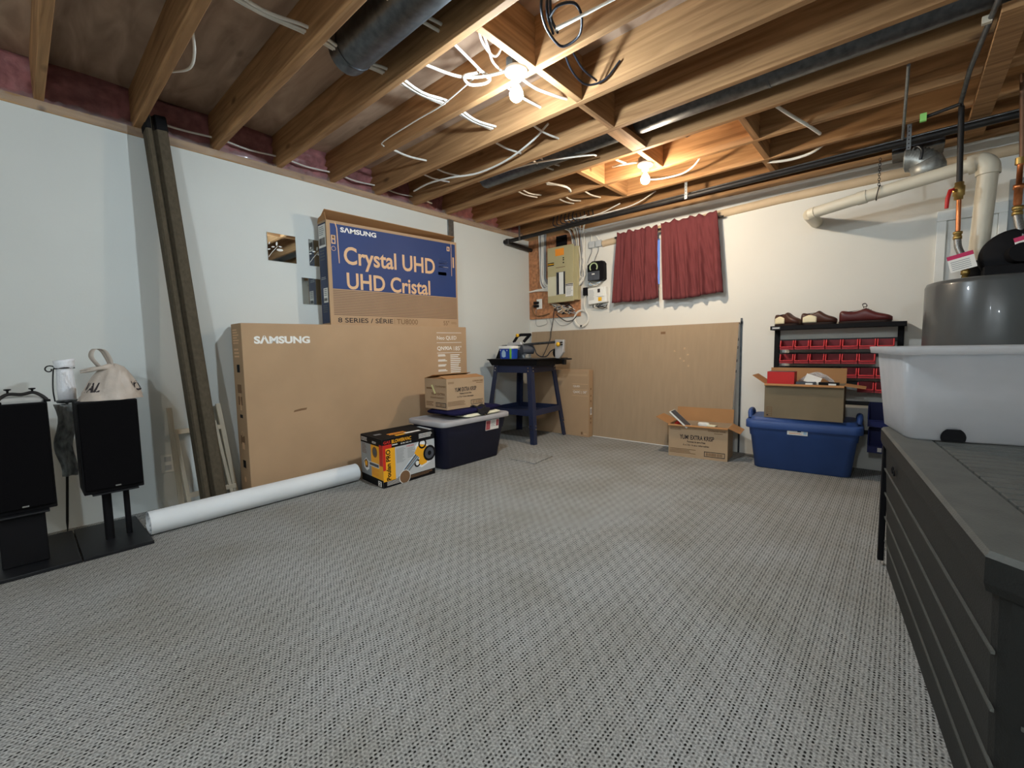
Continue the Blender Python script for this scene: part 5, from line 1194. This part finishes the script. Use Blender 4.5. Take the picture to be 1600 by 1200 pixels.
bl.box(3.83, 4.09, -0.70, -0.50, hz, hz+0.06, M_black)
bl.cyl((3.955, -0.655, hz+0.115), (3.965, -0.735, hz+0.115), 0.05, M_black, n=24)
bl = bl.build('blower', t, 0.004)
MB().lathe([(0.06, 0.0), (0.064, 0.01), (0.056, 0.05), (0.056, 0.085), (0.0565, 0.115), (0.05, 0.116)], M_black, c=(3.815, -0.505, hz), n=28).build('vent_collar', t)
MB().lathe([(0.057, 0.088), (0.0585, 0.09), (0.0585, 0.102), (0.057, 0.104)], M_chrome, c=(3.815, -0.505, hz), n=28, caps=False).build('hose_clamp', t)
def valve_tag(c, rz_, label):
    T = Matrix.Translation(c) @ Euler((0.1, -0.22, rz_)).to_matrix().to_4x4(); b = MB()
    b.box(-0.055, 0.055, -0.001, 0.001, -0.05, 0.045, M_paper, T).box(-0.055, 0.055, -0.0016, 0.0016, 0.022, 0.045, mat('magenta_print', (190, 40, 90), var=0.05), T)
    for k in range(5): b.box(-0.045, 0.035, -0.0015, 0.0, -0.04+0.011*k, -0.036+0.011*k, M_greypr, T)
    return tag(b.build('valve_tag', loc=c), label, 'tag', 'paper tags on the water heater hoses')
def nipple(x, y):
    MB().lathe([(0.013, 0), (0.013, 0.03), (0.02, 0.032), (0.02, 0.055), (0.015, 0.057), (0.015, 0.075), (0.006, 0.076)], M_brass, c=(x, y, hz-0.001), n=12).build('pipe_nipple', t)
nipple(3.762, -0.640); nipple(4.010, -0.660)
t = thing('supply_pipe', 'copper supply pipe with red ball valve dropping to the water heater', 'pipe', (3.715, -0.62, hz+0.07))
MB().tube(smooth([(3.762, -0.640, hz+0.070), (3.752, -0.638, hz+0.12), (3.728, -0.625, hz+0.19), (3.722, -0.62, hz+0.24)], 6), 0.017, M_braid, 14).build('braided_hose', t)
MB().lathe([(0.016, 0), (0.02, 0.002), (0.02, 0.02), (0.016, 0.022), (0.018, 0.03), (0.021, 0.032), (0.021, 0.045), (0.014, 0.047)], M_brass, c=(3.722, -0.62, hz+0.238), n=14).build('hose_nut', t)
MB().cyl((3.722, -0.62, hz+0.28), (3.718, -0.62, 1.80), 0.011, M_copper, n=14).build('copper_riser', t)
v = MB().lathe([(0.013, -0.05), (0.02, -0.048), (0.02, -0.03), (0.026, -0.025), (0.026, 0.025), (0.02, 0.03), (0.02, 0.048), (0.013, 0.05)], M_brass, c=(3.716, -0.62, 1.845), n=14).cyl((3.716, -0.62, 1.845), (3.690, -0.655, 1.845), 0.010, M_brass, n=10).build('ball_valve', t)
MB().tube([(3.692, -0.657, 1.852), (3.678, -0.672, 1.845), (3.668, -0.676, 1.80), (3.666, -0.676, 1.745)], [0.007, 0.010, 0.010, 0.009], M_red, 8).build('valve_lever', v)
MB().tube([(3.716, -0.62, 1.895), (3.705, -0.62, 2.315)], 0.0135, M_steelblk, 14).build('upper_riser', t)
MB().tube([(3.705, -0.62, 2.315), (3.700, -0.64, 2.330), (3.705, -1.05, 2.331), (3.74, -1.62, 2.332), (3.76, -2.0, 2.332)], 0.011, M_galvd, 12).build('ceiling_run', t)
b = MB().box(3.705, 3.735, -1.50, -1.48, 2.315, 2.344, M_cream); b.build('pipe_strap', t)
b = MB().cyl((3.70, -0.66, 2.318), (3.56, -0.60, 2.318), 0.010, M_steelblk, n=10).box(3.53, 3.56, -0.625, -0.605, 2.29, 2.335, mat('lime_tag', (150, 220, 120), var=0.05)); b.build('side_branch', t)
t = thing('hot_pipe', 'copper hot water pipe standing on the far connection of the water heater', 'pipe', (3.95, -0.62, hz+0.07))
MB().tube(smooth([(4.010, -0.660, hz+0.070), (4.005, -0.652, hz+0.13), (3.965, -0.635, hz+0.24), (3.950, -0.62, hz+0.33)], 6), 0.019, M_braid, 14).build('braided_hose', t)
MB().lathe([(0.018, 0), (0.022, 0.002), (0.022, 0.02), (0.018, 0.022), (0.02, 0.03), (0.023, 0.032), (0.023, 0.05), (0.014, 0.052)], M_brass, c=(3.949, -0.62, hz+0.328), n=14).build('hose_nut', t)
MB().lathe([(0.012, 0.0), (0.017, 0.01), (0.017, 0.09), (0.022, 0.092), (0.022, 0.115), (0.012, 0.118), (0.012, 0.22)], M_copper, c=(3.947, -0.62, hz+0.378), n=14).build('copper_riser', t)
MB().tube([(3.947, -0.62, 1.925), (3.950, -0.62, 1.945), (3.975, -0.62, 1.955), (3.985, -0.62, 1.955)], 0.015, M_copper, 12).cyl((3.945, -0.62, 1.93), (3.945, -0.62, 1.965), 0.019, M_brass, n=12).build('pipe_elbow', t)
MB().tube([(3.955, -0.62, 1.965), (3.935, -0.62, 2.40)], 0.0145, mat('tarnished_copper', (104, 78, 60), rough=0.5, metal=0.6, var=0.3), 14).build('upper_riser', t)
valve_tag((3.742, -0.668, hz+0.105), -0.25, 'white and magenta paper tag hanging on the hose of the red-valved pipe')
valve_tag((3.995, -0.70, hz+0.165), -0.35, 'white and magenta paper tag hanging on the hose beside the black blower')
t = thing('vent_pipe', 'thick cream plastic vent pipe rising from the water heater and running along the wall', 'pipe', (3.815, -0.505, hz+0.1))
R3 = 0.044
MB().cyl((3.815, -0.505, hz+0.04), (3.838, -0.505, 1.960), R3, M_pvc, n=28).build('vertical_run', t)
P = smooth([(3.838, -0.505, 1.945), (3.836, -0.505, 1.985), (3.805, -0.500, 2.018), (3.765, -0.495, 2.014)], 6)
MB().tube(P, 0.050, M_pvc, 24).cyl((3.8375, -0.505, 1.935), (3.838, -0.505, 1.962), 0.053, M_pvc, n=28).cyl((3.785, -0.497, 2.0145), (3.755, -0.492, 2.0115), 0.053, M_pvc, n=28).build('elbow_fitting', t)
MB().tube([(3.77, -0.495, 2.012), (3.20, -0.41, 1.955), (2.99, -0.37, 1.932)], R3*0.88, M_pvc, 24).cyl((3.285, -0.4225, 1.9635), (3.235, -0.415, 1.9585), 0.0435, M_pvc, n=28).build('horizontal_run', t)
MB().tube(smooth([(2.995, -0.371, 1.932), (2.962, -0.355, 1.928), (2.953, -0.32, 1.928), (2.953, -0.002, 1.94)], 5), 0.042, M_pvc, 24).build('wall_elbow', t)
# galvanized adjustable elbow hanging under the joists
t = thing('vent_elbow', 'crinkled galvanized duct elbow hanging open below the joists near the vent pipe', 'duct', (3.55, -0.45, 2.10))
pts = []; rs = []
for k in range(23):
    q = k/22; a = q*1.25
    pts.append((3.470+0.115*math.sin(a)*1.1, -0.29-0.02*q, 2.185-0.115*(1-math.cos(a))*1.1)); rs.append(0.066+(0.013 if k % 2 else 0.0))
MB().tube(pts, rs, M_galvb, 28, caps=False, smooth=True).build('corrugated_bend', t, solid=0.001)
MB().lathe([(0.066, 0.085), (0.083, 0.08), (0.086, 0.02), (0.080, -0.005), (0.074, -0.005), (0.07, 0.06)], M_galvb, T=Matrix.Translation((3.595, -0.325, 2.062)) @ Euler((0.25, -0.35, 0)).to_matrix().to_4x4(), n=32, caps=False).build('open_collar', t)
MB().tube(smooth([(3.50, -0.34, 2.20), (3.52, -0.37, 2.235), (3.55, -0.385, 2.20), (3.545, -0.39, 2.14)], 5), 0.008, M_galvd, 8).build('hook', t)
MB().box(3.40, 3.66, -0.27, -0.06, 2.245, 2.31, M_galvd).build('boot_box', t, 0.006)

# ------------------------------------------------------------------ ducts and pipes under the floor
t = thing('round_duct', 'dark round sheet metal duct in the joist bay nearest before the cool white bulb', 'duct', (2.4, -3.12, 2.44))
MB().tube([(1.38, -3.118, 2.448), (1.40, -3.118, 2.448), (3.6, -3.118, 2.448), (5.1, -3.118, 2.448)], [0.092, 0.096, 0.096, 0.096], M_galvd, 32).build('duct_pipe', t)
for x in (1.45, 2.55): MB().tube([(x, -3.118, 2.448), (x+0.012, -3.118, 2.448)], 0.0985, M_galvd, 32).build('duct_bead', t)
t = thing('sheet_metal_duct', 'long round galvanized duct running between joists past the flat plank blocking', 'duct', (3.0, -1.51, 2.44))
def duct_run(x0, x1):
    return MB().tube([(x0, -1.485, 2.468), (x0+0.01, -1.485, 2.468), (x1, -1.485, 2.468)], [0.084, 0.088, 0.088], M_galvd, 36)
duct_run(2.14, 5.15).build('duct_pipe', t)
duct_run(0.72, 2.03).build('duct_pipe', t)
for x in (2.9, 3.9): MB().tube([(x, -1.485, 2.468), (x+0.012, -1.485, 2.468)], 0.0905, M_galvd, 36).build('duct_bead', t)

t = thing('gas_pipe', 'black iron gas pipe hung under the joists along the window wall', 'pipe', (2.3, -0.45, 2.22))
MB().tube([(0.055, -0.45, 2.212), (2.7, -0.45, 2.243), (5.15, -0.45, 2.262)], 0.021, M_steelblk, 16).build('long_run', t)
MB().tube([(0.055, -0.45, 2.205), (0.050, -0.40, 2.196), (0.048, -0.02, 2.176)], 0.021, M_steelblk, 16).build('wall_run', t)
MB().cyl((0.002, -0.455, 2.21), (0.055, -0.455, 2.21), 0.026, M_steelblk, n=16).cyl((0.055, -0.455, 2.175), (0.055, -0.455, 2.235), 0.030, M_steelblk, n=16).build('tee_fitting', t)
MB().tube([(1.1, -0.40, 2.262), (3.3, -0.40, 2.285), (5.15, -0.40, 2.30)], 0.010, M_galv, 10).build('thin_pipe', t)
def strap(x, y, z0, z1, label, wd_=0.022):
    b = MB().box(x-wd_/2, x+wd_/2, y-0.0015, y+0.0015, z0, z1, M_galv)
    k = z0+0.012
    while k < z1-0.01: b.cyl((x, y-0.0022, k), (x, y+0.0022, k), 0.004, M_ink, n=8); k += 0.025
    return tag(b.build('hanger_strap', loc=(x, y, z0)), label, 'strap', 'metal hanger straps under the joists')
strap(0.245, -0.475, 2.19, 2.345, 'hanger strap holding the black gas pipe close to its elbow')
strap(2.09, -0.475, 2.21, 2.40, 'perforated hanger strap on the gas pipe behind the warm bulb')
strap(3.485, -0.475, 2.19, 2.345, 'hanger strap over the crinkled duct elbow')
tag(MB().cyl((3.455, -0.52, 2.25), (3.475, -1.30, 2.335), 0.0075, M_galv, n=8).build('thin_rod', loc=(3.46, -0.9, 2.29)), 'slim metal hanger rod slanting under the joists toward the crinkled duct elbow', 'rod')
b = MB()
zz = 2.195
for k in range(15):
    z = zz-0.016*k; a = (k % 2)*PI/2
    b.tube([(3.345+0.006*math.cos(q)*math.cos(a), -0.39+0.006*math.cos(q)*math.sin(a), z+0.011*math.sin(q)) for q in [2*PI*i/12 for i in range(13)]], 0.0018, M_steelblk, 5, caps=False)
tag(b.build('hanger_chain', loc=(3.345, -0.39, 2.2)), 'short dark chain hanging from the ceiling to the long vent pipe run', 'chain')
tag(MB().tube([(3.345+0.045*math.sin(q)*0.2, -0.435+0.046*math.cos(q), 1.969+0.046*math.sin(q)) for q in [2*PI*i/24 for i in range(25)]], 0.003, M_steelblk, 6, caps=False).build('pipe_loop', loc=(3.345, -0.435, 1.97)), 'thin dark wire loop round the long vent pipe run below the chain', 'wire')

# ------------------------------------------------------------------ cables through the joists
def cable(name, paths, m, r, label, cat='cable', k=5, group=None):
    b = MB()
    for p in paths: b.tube(smooth(p, k), r, m, 7)
    return tag(b.build(name, loc=paths[0][0]), label, cat, group)
def run(x, ys, z, sag, w=0.0):
    """cable drilled through the joists at constant x, sagging a little in each bay"""
    P = []
    for a, c_ in zip(ys, ys[1:]): P += [(x+w, a, z), (x, (a+c_)/2, z-sag)]
    return P+[(x+w, ys[-1], z)]
ys = [JY[10], JY[9], JY[8], JY[7], JY[6], JY[5]]
cable('white_cable', [run(1.435, ys, 2.425, 0.018), run(1.455, ys, 2.43, 0.024, 0.006), run(1.420, ys[1:], 2.425, 0.012)], M_romex, 0.0075, 'three white cables threaded together through the joists between wall and cool bulb', k=4)
cable('white_cable', [run(0.725, [JY[6]-0.01, JY[5]+0.01], 2.425, 0.020)+[(0.66, JY[5]+0.03, 2.43), (0.62, JY[5]+0.08, 2.46)]], M_romex, 0.0075, 'single short white cable crossing one bay with a curled tail, wallward of the cool bulb')
cable('white_cable', [run(0.53, [JY[5], JY[4]], 2.42, 0.018), run(0.66, [JY[5], JY[4]+0.02], 2.44, 0.02)], M_romex, 0.0065, 'pair of short white cables crossing the bay of the long sagging cable near the wall')
cable('thin_wire', [[(0.80, -2.542, 2.372), (0.81, -2.55, 2.40), (1.20, -2.556, 2.405), (1.44, -2.562, 2.40), (1.70, -2.585, 2.415), (1.80, -2.60, 2.42)]], M_romex, 0.004, 'thin wire stapled along the side of the joist that carries the cool bulb', 'wire', 4)
cable('white_cable', [[(1.62, -2.88, 2.43), (1.70, -2.70, 2.405), (1.78, -2.61, 2.40), (1.90, -2.575, 2.385), (1.985, -2.575, 2.372)], [(1.80, -2.62, 2.41), (1.74, -2.66, 2.40), (1.74, -2.62, 2.375), (1.80, -2.565, 2.38), (1.83, -2.56, 2.40), (1.80, -2.62, 2.43)]], M_romex, 0.0075, 'looping white cable feeding into the cool bulb box')
cable('white_cable', [[(1.86, -2.90, 2.44), (1.83, -2.70, 2.425), (1.795, -2.54, 2.42)]], M_romex, 0.007, 'straight white cable slanting across the bay in front of the cool bulb')
cable('white_cable', [[(2.02, -2.80, 2.50), (1.97, -2.77, 2.45), (1.95, -2.70, 2.42), (1.97, -2.66, 2.40), (2.01, -2.66, 2.43), (2.05, -2.70, 2.47)], [(1.985, -2.78, 2.48), (1.96, -2.70, 2.42), (1.93, -2.64, 2.40), (1.90, -2.545, 2.41)]], M_romex, 0.006, 'small knot of white cable against the blocking behind the cool bulb')
cable('white_cable', [run(1.83, [JY[6], JY[5]], 2.415, 0.012), [(1.93, JY[6], 2.42), (1.96, -2.36, 2.385), (2.00, -2.25, 2.375), (2.02, JY[5]-0.02, 2.39)]], M_romex, 0.0075, 'two white cables in the bay just past the cool bulb')
cable('white_cable', [[(0.20, -1.86, 2.39), (0.45, -1.89, 2.385), (0.72, -1.885, 2.362), (0.95, -1.80, 2.36), (1.25, -1.79, 2.375), (1.55, -1.86, 2.395), (1.74, -1.93, 2.42)]], M_romex, 0.0075, 'long white cable sagging lengthwise inside one bay toward the wall', k=6)
cable('white_cable', [run(1.34, [JY[5], JY[4], JY[3]], 2.415, 0.014), run(1.68, [JY[5], JY[4]], 2.415, 0.018), run(1.40, [JY[4], JY[3]], 2.43, 0.02)], M_romex, 0.007, 'short white cables crossing two bays between the cool and warm bulbs')
cable('white_cable', [[(0.75, -1.60, 2.40), (1.0, -1.66, 2.37), (1.25, -1.64, 2.372), (1.5, -1.58, 2.366), (1.75, -1.45, 2.368), (1.78, -1.40, 2.372)]], M_romex, 0.006, 'white cable drooping lengthwise under the wallward end of the galvanized duct by the plank blocking', k=6)
cable('white_cable', [run(0.85, [JY[3], JY[2]], 2.41, 0.02), run(0.90, [JY[3], JY[2]], 2.42, 0.03), run(1.0, [JY[2], JY[1]], 2.41, 0.02), run(1.08, [JY[2], JY[1]], 2.42, 0.034), run(1.30, [JY[2], JY[1]], 2.40, 0.02)], M_romex, 0.007, 'cluster of white cable stubs in the bays above the breaker panel')
cable('white_cable', [[(1.15, -1.20, 2.40), (1.28, -1.05, 2.36), (1.25, -0.95, 2.355), (1.22, -1.0, 2.40), (1.10, -1.10, 2.42)]], M_romex, 0.008, 'thick white cable doubled into a loop over the bay above the breaker panel')
cable('white_cable', [[(0.95, -0.30, 2.33), (1.10, -0.32, 2.31), (1.35, -0.30, 2.315), (1.55, -0.28, 2.34), (1.75, -0.30, 2.40)], [(0.85, -0.30, 2.34), (1.0, -0.36, 2.30), (1.2, -0.34, 2.31), (1.42, -0.36, 2.35)], [(0.70, -0.25, 2.36), (0.8, -0.36, 2.315), (0.92, -0.30, 2.33), (0.97, -0.24, 2.36)]], M_romex, 0.006, 'white cables swagged along the window wall joists over the breaker panel')
cable('cable_bundle', [[(0.60+0.05*k, -0.30, 2.42), (0.63+0.05*k, -0.36, 2.30+0.004*k), (0.70+0.05*k, -0.30, 2.285+0.006*(k % 3)), (0.78+0.05*k, -0.22, 2.34), (0.80+0.05*k, -0.25, 2.40)] for k in range(6)], M_wirek, 0.0055, 'bunch of black cables dropping between joists over the breaker panel', 'cables')
cable('white_cable', [[(1.72, -1.05, 2.41), (1.80, -1.10, 2.385), (1.90, -1.08, 2.38), (1.955, -1.06, 2.378)], [(1.78, -1.24, 2.43), (1.82, -1.16, 2.40), (1.86, -1.09, 2.385)]], M_romex, 0.008, 'white cables feeding into the warm bulb box')
cable('white_cable', [[(2.84, JY[3]+0.01, 2.42), (2.93, -1.10, 2.372), (3.01, -0.90, 2.343), (3.05, -0.74, 2.338)]], M_romex, 0.010, 'thick pale cable end poking below the joists beyond the warm bulb')
cable('white_cable', [[(2.64, -0.484, 2.39), (2.66, -0.44, 2.365), (2.74, -0.42, 2.345), (2.86, -0.40, 2.34), (2.98, -0.42, 2.35), (3.10, -0.485, 2.40)]], M_romex, 0.010, 'thick pale cable curving along the second joist toward the vent pipe')
cable('white_cable', [[(1.86, -0.72, 2.36), (1.98, -0.70, 2.345), (2.15, -0.70, 2.342), (2.28, -0.78, 2.36), (2.36, -0.885, 2.40)]], M_romex, 0.007, 'white cable drooping behind the warm bulb by the perforated strap')
cable('black_cable', [[(2.42, -2.80, 2.55), (2.36, -2.80, 2.40), (2.31, -2.72, 2.362), (2.285, -2.60, 2.352), (2.30, -2.55, 2.352), (2.38, -2.555, 2.36), (2.44, -2.63, 2.37), (2.45, -2.70, 2.38), (2.40, -2.74, 2.375), (2.34, -2.72, 2.37)], [(2.40, -2.78, 2.54), (2.34, -2.74, 2.40), (2.30, -2.64, 2.36)], [(2.38, -2.76, 2.54), (2.33, -2.70, 2.40), (2.31, -2.62, 2.37)]], M_wirek, 0.006, 'black cable coiled in a big hanging loop just past the cool bulb blocking', k=6)
cable('black_cable', [[(2.24, JY[6]+0.02, 2.42), (2.20, -2.36, 2.385), (2.19, -2.25, 2.37), (2.21, -2.18, 2.372), (2.28, -2.145, 2.39), (2.36, -2.14, 2.45)], [(2.26, JY[6]+0.02, 2.44), (2.23, -2.30, 2.40), (2.24, -2.17, 2.385)]], M_wirek, 0.0055, 'black cable loop in the bay beyond the cool bulb, smaller than the coiled one', k=6)
cable('white_cable', [[(2.33, -2.66, 2.362), (2.5, -2.645, 2.358), (3.0, -2.60, 2.36), (3.6, -2.55, 2.40)], [(2.31, -2.64, 2.37), (2.6, -2.61, 2.38), (3.1, -2.56, 2.41)]], M_romex, 0.006, 'two straight white cables running lengthwise from the coiled black loop')
cable('white_cable', [run(1.88, [JY[8], JY[7]], 2.42, 0.012), run(1.90, [JY[8], JY[7]], 2.44, 0.02)], M_romex, 0.0075, 'white cable pair crossing below the far part of the dark round duct')
P = []
for i in range(9, 3, -1):
    P += [(-0.005, JY[i]+0.03, 2.425), (0.012, JY[i]+0.20, 2.405)]
cable('white_cable', [P], M_romex, 0.0065, 'white cable strung along the wall top past the joist ends', k=4)
cable('white_cable', [[(1.12, -3.70, 2.43), (0.98, -3.66, 2.385), (0.84, -3.65, 2.375), (0.70, -3.69, 2.40), (0.55, -3.705, 2.45)]], M_romex, 0.0065, 'white cable drooping beside the joist that meets the brown post')
cable('wire_stub', [[(2.56, JY[5]+0.025, 2.48), (2.60, -1.95, 2.44), (2.70, -1.99, 2.49)]], M_wireg, 0.004, 'thin grey wire bent in a vee under the fifth-sixth joist bay', 'wire')
cable('wire_stub', [[(2.30, -1.28, 2.45), (2.36, -1.20, 2.385), (2.46, -1.20, 2.46)], [(2.72-0.2, -0.88, 2.46), (2.56, -0.86, 2.42), (2.66, -0.87, 2.50)]], M_wirek, 0.004, 'thin dark wires bent in vees across the orange-lit joists', 'wire')
# plastic vapour sheet edge glinting along the wall top
b = MB(); vs = []; fs = []; n = 160
for i in range(n):
    y = -4.3+4.25*i/(n-1); a = random.uniform(-0.010, 0.012)
    vs += [(0.004, y, 2.300+random.uniform(-0.004, 0.004)), (0.008+abs(a)*0.7, y, 2.335+random.uniform(-0.01, 0.012)), (-0.012+a, y, 2.372+random.uniform(-0.012, 0.018))]
for i in range(n-1):
    for j in range(2): fs.append((3*i+j, 3*i+j+1, 3*i+j+4, 3*i+j+3))
b.add(vs, fs, M_glassy, False)
tag(b.build('vapour_sheet', loc=(0, -2.2, 2.3)), 'ragged clear plastic sheet edge stapled along the top of the wall', 'plastic sheet')

# ------------------------------------------------------------------ loose carpet piece
b = MB(); n = 26; rg = []
edge = [(0.955, -1.475), (0.96, -1.32), (0.955, -1.20), (1.06, -1.185), (1.185, -1.17), (1.20, -1.30), (1.225, -1.475), (1.10, -1.46)]
up = [(x, y, 0.009+0.002*math.sin(9*x+7*y)) for x, y in edge]
b.loft([[(x, y, 0.0005) for x, y in edge], up], M_carpet, smooth=False)
cp = b.build('carpet_patch', loc=(1.08, -1.32, 0)); cp.data.transform(Matrix.Rotation(-0.7, 4, 'Z')); cp.rotation_euler = (0, 0, 0.7)
tag(cp, 'loose ragged-edged carpet offcut lying before the blue tool stand', 'carpet patch')
